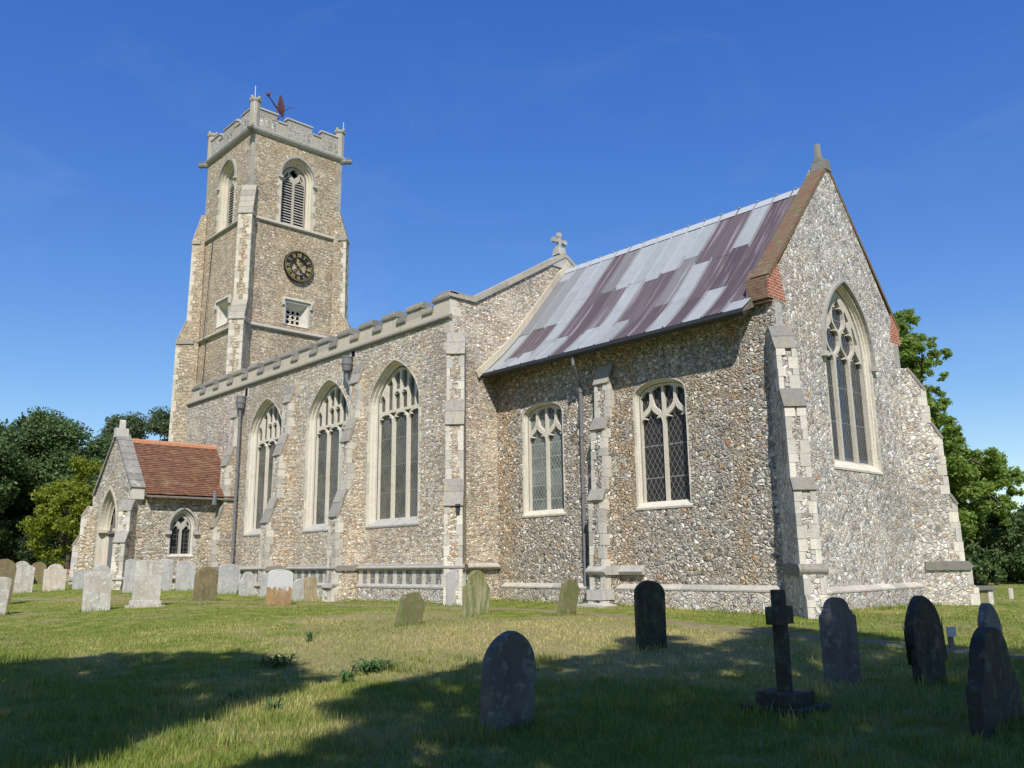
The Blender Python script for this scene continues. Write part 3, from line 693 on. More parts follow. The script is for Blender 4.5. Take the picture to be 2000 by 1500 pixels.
def lead_quad(x0, x1, s0, s1, lift, tone, n=5):
    for i in range(n):
        a, b = s0+(s1-s0)*i/n, s0+(s1-s0)*(i+1)/n; k = len(vs_)
        for x, s in ((x0, a), (x1, a), (x1, b), (x0, b)):
            y, z = roof_y(s); vs_.append((x-CB[0], y-CB[1], z+lift*(1+.5*(s-s0))-CB[2]))
        fs_.append((k, k+3, k+2, k+1)); ton.extend([tone]*4)
cw = (X1-X0)/NCOL
for c in range(NCOL):
    for (s0, s1, p) in sheets(c):
        t = (p, random.random(), 0)
        lead_quad(X0+c*cw+.02, X0+(c+1)*cw-.02, s0, min(1, s1+.012), .012+.02*random.random(), t)
    if c:                                     # rolls between the bays
        x = X0+c*cw; tt = (.15, .6, .05 if random.random() < .85 else .55)
        for dx0, dx1, l0, l1 in ((-.035, -.015, .0, .045), (-.015, .015, .045, .05), (.015, .035, .05, .0)):
            n = 10
            for i in range(n):
                a, b = i/n, (i+1)/n; k = len(vs_)
                for xx, s, l in ((x+dx0, a, l0), (x+dx1, a, l1), (x+dx1, b, l1), (x+dx0, b, l0)):
                    y, z = roof_y(s); vs_.append((xx-CB[0], y-.6*l-CB[1], z+l-CB[2]))
                pv_ = next((q for a0, a1, q in sheets(c-1) if a0 <= a+.02 < a1), 0)*.5+next((q for a0, a1, q in sheets(c) if a0 <= a+.02 < a1), 0)*.5
                fs_.append((k, k+3, k+2, k+1)); ton.extend([(pv_, tt[1], tt[2])]*4)
for s0, s1 in ((-.01, .055),):                # ridge roll, both slopes
    lead_quad(X0, X1, 0, s1, .055, (0, 1, .35)); 
k = len(vs_)
for x, y, z in ((X0, 21.62, 12.07), (X1, 21.62, 12.07), (X1, 26.0, 7.2), (X0, 26.0, 7.2)): vs_.append((x-CB[0], y-CB[1], z-CB[2]))
fs_.append((k, k+1, k+2, k+3)); ton.extend([(0, .5, 0)]*4)
me = bpy.data.meshes.new('chancel_roof'); me.from_pydata(vs_, [], fs_); me.materials.append(M['lead'])
ca = me.color_attributes.new('tone', 'FLOAT_COLOR', 'CORNER'); ca.data.foreach_set('color', np.array([(*t, 1) for t in ton], np.float32).ravel())
roof = bpy.data.objects.new('chancel_roof', me); COL.objects.link(roof); roof.parent = church; PB[roof.name] = CB
cl = MB()
for i in range(int((X1-X0)/.62)): cl.lathe((X0+.3+i*.62, 21.60, 12.09), [(.0, -.02), (.04, 0), (.03, .025), (0, .03)], 6)
cl.build('ridge_clip', simple('pale lead clip', (.3,.31,.32), .6), roof)
y1, z1 = roof_y(1)
gt = MB(); gt.sweep(FC, [(.5, z1-.0), (.5, z1-.09), (.55, z1-.14), (.66, z1-.14), (.71, z1-.09), (.71, z1-.0), (.69, z1-.0), (.67, z1-.08), (.54, z1-.08), (.52, z1-.0)], X0+.02, X1-.0)
gt.build('gutter', M['gutter'], church)
sf = MB(); sf.sweep(FC, [(-.05, z1+.42), (.0, z1+.2), (.6, z1-.06), (.6, z1-.02), (.0, z1+.5)], X0+.02, X1-.02); sf.build('eaves_board', M['wood'], church)
# skew where the roof meets the nave gable
sk = MB()
for i in range(9):
    a, b = i/9*1.05-.02, (i+1)/9*1.05-.02
    ya, za = roof_y(min(a, 1.0)); yb, zb = roof_y(min(b, 1.0))
    if b > 1: yb, zb = yb-.2, zb-.2
    sk.plate(FNE, [(ya, za+.05), (yb, zb+.05), (yb-.1, zb+.24), (ya-.1, za+.24)], [], -.02, .09)
sk.build('roof_skew', M['parapet'], church)
# east gable: brick parapet, tile coping, kneelers, finial
gp = MB()
for sgn, yk in ((-1, 17.97), (1, 25.3)):
    A = (21.62, 12.38); B = (yk+.05*-sgn, 8.38)
    k = 54
    for i in range(k):
        a, b = i/k, (i+1)/k-.0004; l = random.uniform(-.002, .003)
        p0 = (A[0]+(B[0]-A[0])*a, A[1]+(B[1]-A[1])*a); p1 = (A[0]+(B[0]-A[0])*b, A[1]+(B[1]-A[1])*b)
        gp.plate(FE, [(p0[0], p0[1]+l), (p1[0], p1[1]+l), (p1[0]+sgn*.07, p1[1]+.07+l), (p0[0]+sgn*.07, p0[1]+.07+l)][::-sgn], [], -.47, .02+l)
cpg = gp.build('gable_coping', M['coping'], church)
for sgn, y0, yi in ((-1, 17.95, 18.75), (1, 25.33, 24.6)):
    kn = MB()
    kn.plate(FE, [(y0, 7.87), (yi, 7.87-.0), (yi+sgn*.32, 8.9), (y0-sgn*.02, 8.42)][::-sgn], [], -.03, .006)
    kn.plate(FE, [(y0, 7.87), (y0-sgn*.24, 7.87), (y0-sgn*.24, 8.72), (y0-sgn*.02, 8.42)][::-sgn], [], -.62, -.031, 1)  # darker brick behind the red front face
    kn.box(FE, min(y0, y0-sgn*.3)+.05*(sgn < 0)-.0, max(y0, y0-sgn*.3)-.05*(sgn > 0), 7.78, 7.865, -.6, -.035, 1)
    kn.build('kneeler', [M['brick'], M['brick_dark']], church)
ks = MB()
for sgn, y0 in ((-1, 18.15), (1, 25.15)): ks.box(FE, min(y0-.02*-sgn*-1, y0-sgn*.34), max(y0, y0-sgn*.34)+.0, 7.15, 7.775, -.45, .012)
ks.build('corner_stones', M['lime_grey'], church)
fi = MB(); fi.plate(FE, [(21.44, 12.3), (21.82, 12.3), (21.74, 12.62), (21.52, 12.62)], [], -.4, .04)
fi.box(FE, 21.53, 21.73, 12.62, 12.76, -.34, -.1); fi.plate(FE, [(21.55, 12.76), (21.71, 12.76), (21.67, 13.18), (21.59, 13.18)], [], -.31, -.15)
fi.build('gable_finial', M['lime_dark'], church, bevel=.02)
# chancel plinth
cpl = MB(); cps = MB()
for f, a, b, vt in ((FC, CW+.3, CE-.35, 1.0), (FE, 18.7, 24.7, .93)):
    cpl.sweep(f, [(-.05, -.6), (.2, -.6), (.17, vt-.02), (-.05, vt-.02)], a, b)
    x = a
    while x < b-.02:
        w = min(random.uniform(.5, .8), b-x)
        cps.sweep(f, [(-.02, vt-.02), (.185, vt-.02), (.185, vt+.02), (.0, vt+.12), (-.02, vt+.12)], x+.004, x+w-.004); x += w
cpo = cpl.build('chancel_plinth', M['flint_plinth'], church); cps.build('plinth_stones', M['plinth_stone'], cpo)
CBP = [(.75, -.6), (.75, .85), (.66, .98), (.64, 1.52), (.62, 3.35), (.47, 3.62), (.43, 5.3), (.25, 5.62), (.22, 6.62), (.0, 7.14)]
cb = buttress(FC, -15.4, .5, CBP, 'flint_chancel', church, wq=(.11, .17))
bs = MB(); bs.sweep(FC, [(0, 1.36), (.66, 1.36), (.76, 1.44), (.76, 1.48), (.62, 1.6), (0, 1.6)], -15.72, -15.08); bs.sweep(FC, [(-.02, 1.36), (.12, 1.36), (.16, 1.44), (.0, 1.6), (-.02, 1.6)], -15.08, -14.3)
for (d, v0, v1) in ((.66, .72, .98),): bs.box(FC, -15.68, -15.12, v0, v1, .3, .78)
bs.build('string_stones', M['lime_grey'], cb)
DCP = [(1.42, -.6), (1.38, .88), (1.28, .97), (1.26, 1.36), (1.2, 1.58), (1.12, 1.6), (1.06, 3.2), (.92, 3.45), (.86, 5.08), (.62, 5.5), (.52, 6.5), (.1, 7.12)]
FD2 = F(CE, 18.15, .7071, .7071); FD3 = F(CE, 25.15, -.7071, .7071)
for f in (FD2, FD3): buttress(f, .03, .46, DCP, 'flint_gable', church, wq=(.12, .2), cap='lime_dark', bands=((1.24, 1.36, 1.6),))
# drain from the gutter
dp = MB(); dp.tube([FC.P(-16.1, z1-.1, .6), FC.P(-16.1, z1-.38, .6), FC.P(-16.2, z1-.66, .36), FC.P(-16.3, z1-.9, .12), FC.P(-16.3, z1-1.1, .1), FC.P(-16.3, 3.5, .1), FC.P(-16.3, .62, .12), FC.P(-16.3, .55, .26)], .05, 8)
for v in (6.5, 5.2, 3.6, 2.0): dp.tube([FC.P(-16.3, v, .1), FC.P(-16.3, v+.1, .1)], .068, 8)
dp.build('downpipe', M['iron'], church, fix=True)

# --- tower
TX0, TX1, TY0, TY1 = -45.3, -39.8, 18.7, 24.2
tower = wallmesh('tower_wall', 'flint_tower',
    (FTE, [(TY0+.5, -.6), (TY1, -.6), (TY1, 24.5), (TY0+.5, 24.5)], holesTE, -.5, 0),
    (FTS, [(TX0, -.6), (TX1, -.6), (TX1, 24.5), (TX0, 24.5)], holesTS, -.5, 0),
    (F(TX0, 0, 0, 1), [(TY0+.5, -.6), (TY1, -.6), (TY1, 24.5), (TY0+.5, 24.5)], [], 0, .5),
    (F(0, TY1, 1, 0), [(TX0+.5, -.6), (TX1-.5, -.6), (TX1-.5, 24.5), (TX0+.5, 24.5)], [], 0, .5))
ts = MB()
for v, d in ((19.6, .13), (13.8, .16)):
    for f, a, b in ((FTE, TY0+.0, TY1+.08), (FTS, TX0-.08, TX1+.0)):
        ts.sweep(f, [(-.02, v-.1), (d*.6, v-.1), (d, v-.03), (d, v), (.0, v+.16), (-.02, v+.16)], a, b)
ts.build('tower_string', M['parapet2'], church)
tb = MB()
for f, a, b in ((FTE, TY0, TY1), (FTS, TX0, TX1)):
    tb.sweep(f, [(-.02, 24.38), (.06, 24.38), (.16, 24.5), (.2, 24.6), (.2, 24.64), (.05, 24.7), (-.02, 24.7)], a-.2, b+.2)
tbo = tb.build('parapet_cornice', M['lime_grey'], church)
tp = MB(); tc = MB(); tf = MB()
F4 = ((FTE, TY0, TY1), (FTS, TX0, TX1), (F(TX0, 0, 0, -1), -TY1, -TY0), (F(0, TY1, -1, 0), -TX1, -TX0))
for f, a, b in F4:
    tp.box(f, a+.0, b-.301, 24.64, 25.42, -.3, .04)
    mer = ((a+.27, a+1.36), (a+2.0, a+3.5), (a+4.14, b-.27))
    for x0, x1 in mer:
        tp.box(f, x0, x1, 25.42, 25.8, -.298, .04)
        tc.sweep(f, [(-.36, 25.8), (.09, 25.8), (.09, 25.86), (-.02, 25.95), (-.25, 25.95), (-.36, 25.86)], x0-.05, x1+.05)
        w = x1-x0; n = max(2, round(w/.4))
        for i in range(n):
            c = x0+w*(i+.5)/n; tf.box(f, c-.12, c+.12, 24.82, 25.55, .0, .046)
    for x0, x1 in ((a+1.36, a+2.0), (a+3.5, a+4.14)):
        tc.sweep(f, [(-.36, 25.422), (.09, 25.422), (.09, 25.48), (-.02, 25.56), (-.25, 25.56), (-.36, 25.48)], x0+.055, x1-.055)
tpo = tp.build('tower_parapet', M['parapet2'], church); tc.build('coping', M['lime_grey'], tpo); tf.build('flushwork_panels', M['flint_knapped'], tpo)
for x, y in ((TX1, TY0), (TX1, TY1), (TX0, TY0), (TX0, TY1)):
    sx, sy = (1 if x == TX1 else -1), (1 if y == TY1 else -1); cx, cy = x-sx*.12, y-sy*.12
    pn = MB(); k = 8
    pn.lathe((cx, cy, 0), [(.27, 24.62), (.27, 26.18)], k); pn.lathe((cx, cy, 0), [(.29, 26.14), (.335, 26.22), (.335, 26.32), (.27, 26.34)], k)
    for j in range(8):
        a = 2*PI*(j+.5)/8
        if j % 2 == 0: pn.lathe((cx+.26*math.cos(a), cy+.26*math.sin(a), 0), [(.085, 26.32), (.085, 26.44), (.05, 26.46)], 5)
    pn.build('corner_pinnacle', M['parapet2'], church)
    if (sx, sy) == (-1, 1): continue
    gg = MB(); d = Vector((sx, sy, 0)).normalized(); b = Vector((x, y, 24.42))
    gg.tube([b-d*.1, b+d*.22, b+d*.34, b+d*.42, b+d*.52, b+d*.6], [.15, .16, .12, .17, .14, .07], 8)
    for s in (-1, 1): gg.tube([b+d*.42+Vector((-d.y, d.x, 0))*s*.1+Vector((0, 0, .1)), b+d*.4+Vector((-d.y, d.x, 0))*s*.16+Vector((0, 0, .26))], [.06, .02], 5)
    gg.build('gargoyle', M['lime_dark'], church)
rod = MB()
for x, y in ((TX1+.1, TY0-.02), (TX1-.1, TY1+.1)): rod.tube([(x, y, 25.4), (x, y, 27.0)], .02, 5)
rod.build('lightning_rod', simple('galvanised rod', (.6,.65,.68), .4), church)
tr = MB(); tr.box(FTE, TY0+.3, TY1-.3, 24.6, 24.75, -5.2, -.3); tr.build('tower_roof', M['leadflash'], church)
TBP = [(1.1, -.6), (1.06, 6), (1.0, 13.8), (.5, 15.0), (.46, 19.6), (.0, 21.2)]
TBS = [(.95, -.6), (.9, 6), (.85, 13.8), (.45, 14.9), (.42, 19.6), (.0, 21.3)]
for f, pr in ((F(TX1, TY0, .7071, .7071), TBS), (F(TX1, TY1, -.7071, .7071), TBP), (F(TX0, TY0, .7071, -.7071), TBP)):
    buttress(f, 0, .72, pr, 'flint_tower', church, quoin='tower_stone', cap='parapet2', wq=(.14, .28), bands=((pr[2][0]-.02, 13.68, 13.9), (pr[4][0]-.02, 19.48, 19.7)))
qn = MB()
for f, ue, sd in ((FTE, TY0, 1), (FTE, TY1, -1), (FTS, TX1, -1), (FTS, TX0, 1)): blocks(qn, f, ue, sd, 20.6, 24.36, 0, wrap=.02, wa=(.2, .34), h=(.28, .42))
qn.build('corner_stones', M['parapet2'], church)
cab = MB(); cab.tube([FTS.P(-44.2, 10, .03), FTS.P(-44.0, 13.7, .03), FTS.P(-44.0, 13.75, .2), FTS.P(-43.95, 19.4, .03)], .02, 5); cab.build('conductor_cable', M['gutter'], church)
# clock: dial, rings, numerals, hands
CLK = FTE.off(21.68); ccz = 17.46
ck = MB(); n = 48
def ringp(r0, r1, d0, d1, mb, mi=0):
    mb.plate(CLK, [(r1*math.cos(2*PI*i/n), ccz+r1*math.sin(2*PI*i/n)) for i in range(n)], [[(r0*math.cos(2*PI*i/n), ccz+r0*math.sin(2*PI*i/n)) for i in range(n)]], d0, d1, mi)
ringp(.80, .88, .05, .17, ck); ringp(.46, .52, .06, .13, ck)
for k in range(12):
    t = PI*2*k/12; c, s = math.cos(t), math.sin(t)
    ck.plate(CLK, [(c*r-s*w, ccz+s*r+c*w) for r, w in ((.5, -.13), (.82, -.2), (.82, .2), (.5, .13))], [], .08, .11)
for k in range(4): 
    t = PI/4+PI/2*k; c, s = math.cos(t), math.sin(t); ck.plate(CLK, [(c*r-s*w, ccz+s*r+c*w) for r, w in ((.04, -.02), (.5, -.02), (.5, .02), (.04, .02))], [], .05, .09)
clock = ck.build('clock', M['black'], church)
rg = MB(); ringp(.82, .835, .165, .185, rg); ringp(.75, .76, .105, .12, rg)
for k in range(60):
    t = PI*2*k/60; c, s = math.cos(t), math.sin(t); rg.plate(CLK, [(c*r-s*.007, ccz+s*r+c*.007) if False else (c*r-s*w, ccz+s*r+c*w) for r, w in ((.765, -.008), (.80, -.008), (.80, .008), (.765, .008))], [], .105, .118)
rg.build('minute_ring', M['gold'], clock)
NUM = ['XII', 'I', 'II', 'III', 'IIII', 'V', 'VI', 'VII', 'VIII', 'IX', 'X', 'XI']
for k, sx_ in enumerate(NUM):
    th = PI/2-2*PI*k/12; rd = Vector((math.cos(th), math.sin(th))); tg = Vector((math.sin(th), -math.cos(th)))  # up = outwards, right = clockwise
    nm = MB(); wd = {'I': .055, 'V': .12, 'X': .13}; tot = sum(wd[c] for c in sx_); x = -tot/2
    def bar(xa, ya, xb, yb, w):
        P = [(xa-w, ya), (xa+w, ya), (xb+w, yb), (xb-w, yb)]
        nm.plate(CLK, [tuple(rd*(.53+.21*y_/1.0)+tg*x_) for x_, y_ in P], [], .11, .135)
    bar2 = lambda xa, ya, xb, yb, w: bar(xa, ya, xb, yb, w)
    for c in sx_:
        cx = x+wd[c]/2
        if c == 'I': bar(cx, 0, cx, 1, .017)
        elif c == 'V': bar(cx-.045, 1, cx, 0, .017); bar(cx+.045, 1, cx, 0, .01)
        else: bar(cx-.045, 1, cx+.045, 0, .018); bar(cx+.045, 1, cx-.045, 0, .01)
        x += wd[c]
    nm.v = [tuple(Vector(p)+Vector((0, 0, ccz))) for p in nm.v]
    nm.build('numeral', M['gold'], clock)
for ang, L, w in ((PI/2-2*PI*(11.28/12), .46, .045), (PI/2-2*PI*(17.2/60), .80, .03)):
    h = MB(); c, s = math.cos(ang), math.sin(ang)
    pr = [(-.16, w*.6), (0, w*.8), (L*.55, w*.7), (L*.66, w*1.9), (L*.78, w*.7), (L, .004)]
    P = [(c*r-s*q, ccz+s*r+c*q) for r, q in pr]+[(c*r+s*q, ccz+s*r-c*q) for r, q in reversed(pr)]
    h.plate(CLK, P, [], .19+.02*(L > .5), .20+.02*(L > .5)); h.build('clock_hand', M['gold'], clock)
# weathervane on the tower roof
wv = MB(); wx, wy = -42.6, 21.45
wv.tube([(wx, wy, 24.7), (wx, wy, 28.0)], .045, 6)
for a in range(4):
    t = a*PI/2+.3; wv.tube([(wx+.9*math.cos(t), wy+.9*math.sin(t), 25.5), (wx+.05*math.cos(t), wy+.05*math.sin(t), 27.2)], .022, 5)
wv.lathe((wx, wy, 27.25), [(.05, 0), (.12, .05), (.13, .15), (.05, .22)], 8)
vane = wv.build('weathervane', M['rust'], church)
ar = MB()
for a in range(4):
    t = a*PI/2+.15; d = Vector((math.cos(t), math.sin(t), 0)); e = Vector((wx, wy, 27.55)); ar.tube([e, e+d*1.3], .02, 5)
    p = e+d*1.42; ar.tube([p+Vector((0, 0, -.12)), p+Vector((0, 0, .12))], .022, 4); ar.tube([p+Vector((0, 0, .12)), p+d*.12+Vector((0, 0, -.12))], .022, 4)
ar.build('compass_arm', M['rust'], vane)
pt = MB(); d = Vector((.35, -.94, 0)).normalized(); b = Vector((wx, wy, 27.95)); sd = Vector((d.y, -d.x, 0)); up = Vector((0, 0, 1))
pt.tube([b-d*.5-up*.25, b, b+d*.75+up*.42], [.05, .05, .03], 6); pt.lathe(tuple(b+d*.78+up*.36), [(.02, 0), (.11, .1), (.12, .22), (.05, .32)], 8)
for k in range(5):
    t = k/4; q = b-d*(.05+.42*t)-up*(.05+.2*t); l = 1.15-.55*abs(t-.3)
    tip = q+up*l-d*.12; A = [q-d*.1, q+d*.1, tip+d*.02, tip-d*.05]
    pt.add([p+sd*.012 for p in A]+[p-sd*.012 for p in A], [(0,1,2,3),(7,6,5,4),(0,4,5,1),(1,5,6,2),(2,6,7,3),(3,7,4,0)])
pt.build('vane_arrow', M['rust'], vane)

# --- porch
pxw, pxe, pxc = -38.6, -34.4, -36.5
DA, DV0, DVS, DVA, DC = 1.02, -.6, 3.2, 4.85, -36.8
dout = [(DC-DA, DV0+.05), (DC+DA, DV0+.05)] + [(DC+x, y) for x, y in arch(DA, DVS, DVA, 10)]
gp_ = [(pxw, -.6), (DC-DA, -.6)] + [(DC-DA, DVS)] + [(DC-x, y) for x, y in arch(DA, DVS, DVA, 10)[1:-1]] + [(DC+DA, DVS), (DC+DA, -.6), (pxe, -.6), (pxe, 4.6), (pxc, 7.05), (pxw, 4.6)]
gp_ = [(pxw, -.6), (DC-DA, -.6)] + list(reversed([(DC+x, y) for x, y in arch(DA, DVS, DVA, 10)])) + [(DC+DA, -.6), (pxe, -.6), (pxe, 4.6), (pxc, 7.05), (pxw, 4.6)]
porch = wallmesh('porch_wall', 'flint_porch', (FPS, gp_, [], -.45, 0), (FPE, [(12.45, -.6), (16.25, -.6), (16.25, 4.75), (12.45, 4.75)], [OP], -.45, 0),
    (F(pxw, 0, 0, 1), [(12.45, -.6), (16.25, -.6), (16.25, 4.75), (12.45, 4.75)], [], 0, .45))
# porch arch mouldings and doors
pm = MB(); A0 = [(DC+x, y) for x, y in [(DA, -.3)]+arch(DA, DVS, DVA, 12)+[(-DA, -.3)]]
rings = []
for t, d in ((0, .015), (.02, -.12), (.07, -.14), (.09, -.25), (.14, -.27), (.16, -.38), (.2, -.40)):
    a = DA-t; rings.append([FPS.P(DC+x, y, d) for x, y in [(a, -.3)]+arch(a, DVS, DVA-t*1.2, 12)+[(-a, -.3)]])
for A, B in zip(rings, rings[1:]): pm.loft(A, B, closed=False)
B0 = [(DC+x, y) for x, y in [(DA+.12, -.3)]+arch(DA+.12, DVS, DVA+.16, 12)+[(-DA-.12, -.3)]]
pm.plate(FPS, A0+list(reversed(B0)), [], -.05, .014)
for s in (-1, 1): pm.box(FPS, DC+s*(DA-.16)-.1, DC+s*(DA-.16)+.1, 3.12, 3.24, -.3, .03)
pm.build('porch_arch', M['tower_stone'], church)
dr = MB()
for s in (-1, 1):
    for i in range(6): 
        x0 = DC+s*(.03+i*.14); dr.box(FPS, min(x0, x0+s*.13), max(x0, x0+s*.13), .6, 3.05, -.42, -.38-.01*(i % 2))
door = dr.build('porch_door', M['wood2'], church)
df = MB(); df.box(FPS, DC-.8, DC+.8, 3.06, 3.2, -.44, -.3); df.box(FPS, DC-.03, DC+.03, .6, 4.5, -.45, -.33)
for i in range(9): df.box(FPS, DC-.75+i*.168, DC-.75+i*.168+.155, 3.2, arch_v(-.75+i*.168+.07, .7, DVS, DVA-.4)-.0 if abs(-.75+i*.168+.07) < .68 else 3.25, -.43, -.4)
df.build('tympanum_boards', M['wood'], door)
hd = MB(); hd.tube([FPS.P(DC+.12, 1.7, -.3), FPS.P(DC+.12, 1.95, -.3)], .02, 6); hd.build('handle', M['black'], door)
# porch coping, kneelers, finial
gcop = ashlar('black and white lichened coping', (.30,.285,.25), (.22,.21,.19), (.52,.5,.44), .6, .8)
pc = MB()
for s in (-1, 1):
    A = (pxc, 7.02); B = (pxc+s*2.2, 4.66)
    for i in range(8):
        a, b = i/8, (i+1)/8-.006
        p0 = (A[0]+(B[0]-A[0])*a, A[1]+(B[1]-A[1])*a); p1 = (A[0]+(B[0]-A[0])*b, A[1]+(B[1]-A[1])*b)
        pc.plate(FPS, [p0, p1, (p1[0]+s*.08, p1[1]+.09), (p0[0]+s*.08, p0[1]+.09)][::-s], [], -.5, .07)
pco = pc.build('porch_coping', gcop, church)
for s, x in ((-1, pxw), (1, pxe)):
    pk = MB(); pk.box(FPS, min(x, x+s*.16), max(x, x+s*.16), 4.3, 4.68, -.46, .02); pk.plate(FPS, [(x, 4.1), (x+s*.16, 4.295), (x, 4.295)][::s], [], -.42, .0)
    pk.build('kneeler', M['lime'], church)
pf = MB(); pf.plate(FPS, [(pxc-.2, 6.95), (pxc+.2, 6.95), (pxc+.11, 7.34), (pxc-.11, 7.34)], [], -.42, .09); pf.plate(FPS, [(pxc-.08, 7.34), (pxc+.08, 7.34), (pxc+.07, 7.62), (pxc, 7.7), (pxc-.07, 7.62)], [], -.3, -.08)
pf.build('porch_finial', M['lime'], church, bevel=.015)
nc = MB(); nc.box(FPS, pxc-.06, pxc+.06, 5.75, 6.45, -.04, .012); nc.box(FPS, pxc-.05, pxc+.05, 5.55, 5.75, -.02, .05); nc.build('niche', M['lime_grey'], church)
# tiled roof: rows of overlapping tiles on both slopes
tl = MB(); rows = 28
ey, ez = 2.42, 4.52; ry, rz = 0.0, 6.86
for s in (1, -1):
    for r in range(rows):
        a, b = r/rows, (r+1.25)/rows
        x0, z0 = pxc+s*(ry+(ey-ry)*a), rz+(ez-rz)*a; x1, z1_ = pxc+s*(ry+(ey-ry)*b), rz+(ez-rz)*b
        y = 12.48-(r % 2)*.085
        while y < 16.2:
            ya, yb = max(12.46, y), min(16.22, y+.166)
            if yb-ya > .02:
                l = .012*random.random(); t = .014
                P = [(x0, ya, z0-.005), (x0, yb, z0-.005), (x1, yb, z1_+.032+l), (x1, ya, z1_+.032+l)]
                tl.add(P+[(p[0], p[1], p[2]-t) for p in P], [(0,1,2,3),(3,2,6,7),(2,1,5,6),(0,3,7,4)])
            y += .17
tl.build('porch_roof', M['tile'], church, fix=True)
rt = MB(); y = 12.46
while y < 16.2:
    yb = min(y+.42, 16.24); pr = [(-.15, -.1), (-.11, .03), (-.04, .09), (.04, .09), (.11, .03), (.15, -.1)]
    A = [(pxc+a, y+.006, rz+b) for a, b in pr]; B = [(pxc+a, yb-.006, rz+b+.012) for a, b in pr]; rt.loft(A, B, closed=False); rt.add(A, [tuple(range(6))]); y += .42
rt.build('ridge_tile', simple('ridge tile orange', (.46,.21,.11), .85, var=.4), church)
ev = MB(); ev.sweep(FPE, [(.0, 4.52), (.38, 4.38), (.38, 4.42), (.0, 4.62)], 12.5, 16.2); ev.build('eaves_board', M['wood'], church)
fl = MB(); fl.tube([(-34.05, 15.2, 4.75), (-33.95, 15.18, 4.5), (-33.9, 15.14, 4.15)], [.05, .08, .1], 6); fl.build('lead_chute', M['leadflash'], church)
PBP = [(.78, -.6), (.74, .98), (.66, 1.1), (.62, 2.65), (.38, 3.05), (.34, 3.85), (.1, 4.25)]
buttress(F(pxe, 12.0, .7071, .7071), 0, .44, PBP, 'flint_porch', church, wq=(.13, .18), bands=((.66, 1.2, 1.36),))
buttress(F(pxw, 12.0, .7071, -.7071), 0, .44, PBP, 'flint_porch', church, wq=(.13, .18), bands=((.66, 1.2, 1.36),))
ppl = MB()
for f, a, b in ((FPE, 12.1, 15.3), (FPS, pxw+.1, DC-DA-.12), (FPS, DC+DA+.12, pxe-.1)):
    ppl.sweep(f, [(-.02, 1.2), (.08, 1.2), (.12, 1.27), (.0, 1.38), (-.02, 1.38)], a, b); ppl.sweep(f, [(-.02, -.6), (.07, -.6), (.07, 1.0), (-.02, 1.08)], a, b)
ppl.build('porch_plinth', M['flint_plinth'], church)

# --- rainwater goods of the nave, chute holes, lamp
for u, v in ((-33.8, 8.42), (-25.55, 8.62)):
    h = MB(); p = FN.P(u, 0, .2); h.lathe((p.x, p.y, 0), [(.08, v-.26), (.15, v-.18), (.18, v), (.18, v+.03), (.205, v+.04), (.205, v+.09), (.19, v+.09), (.19, v+.27), (.205, v+.28), (.205, v+.33), (.17, v+.33)], 12)
    ob = h.build('rain_hopper', M['iron'], church, smooth=False)
    c = MB(); c.box(FN, u-.14, u+.3, v+.3, v+.78, -.05, .008); c.build('chute_stone', M['lime_warm'], ob)
    c = MB(); c.box(FN, u-.02, u+.2, v+.34, v+.7, -.02, .012); c.build('chute_opening', M['void'], ob)
    t = MB(); bot = .72 if u < -30 else 8.0
    if u < -30: t.tube([FN.P(u, v-.2, .2), FN.P(u, v-.4, .2), FN.P(u, 1.9, .2), FN.P(u, 1.6, .32), FN.P(u, bot, .34)], .06, 8)
    else: t.tube([FN.P(u, v-.2, .2), FN.P(u, v-.5, .2), FN.P(u+.2, v-.9, .1), FN.P(u+.2, 1.0, .1)], .06, 8)
    if u < -30:
        for vv in (7.4, 5.6, 3.9, 2.4): t.tube([FN.P(u, vv, .2), FN.P(u, vv+.12, .2)], .078, 8)
    t.build('downpipe', M['iron'], ob)
sl_ = MB(); sl_.box(FD, .14, .24, 3.12, 3.3, 1.07, 1.17); sl_.box(FD, .12, .26, 3.3, 3.36, 1.07, 1.22); sl_.build('security_lamp', M['gutter'], church)

# ------------------------------------------------------------------ ground
def axis(lo, hi, c, near, fine, coarse):
    L = [c]; x = c
    while x < hi: x += fine if abs(x-c) < near else fine+(abs(x-c)-near)*coarse; L.append(x)
    x = c
    while x > lo: x -= fine if abs(x-c) < near else fine+(abs(x-c)-near)*coarse; L.insert(0, x)
    return np.array(L)
gxs = axis(-900, 900, -6, 14, .3, .06); gys = axis(-900, 900, 8, 13, .3, .06)
GX, GY = np.meshgrid(gxs, gys); GZ = gz(GX, GY)+.012*np.sin(GX*1.7+GY*.9)*np.sin(GY*2.1-GX*.6)
nx_, ny_ = len(gxs), len(gys)
me = bpy.data.meshes.new('ground'); vv = np.stack([GX, GY, GZ], -1).reshape(-1, 3)
ii = (np.arange(ny_-1)[:, None]*nx_+np.arange(nx_-1)[None, :]).ravel()
me.from_pydata(vv.tolist(), [], np.stack([ii, ii+1, ii+1+nx_, ii+nx_], -1).tolist()); me.shade_smooth()
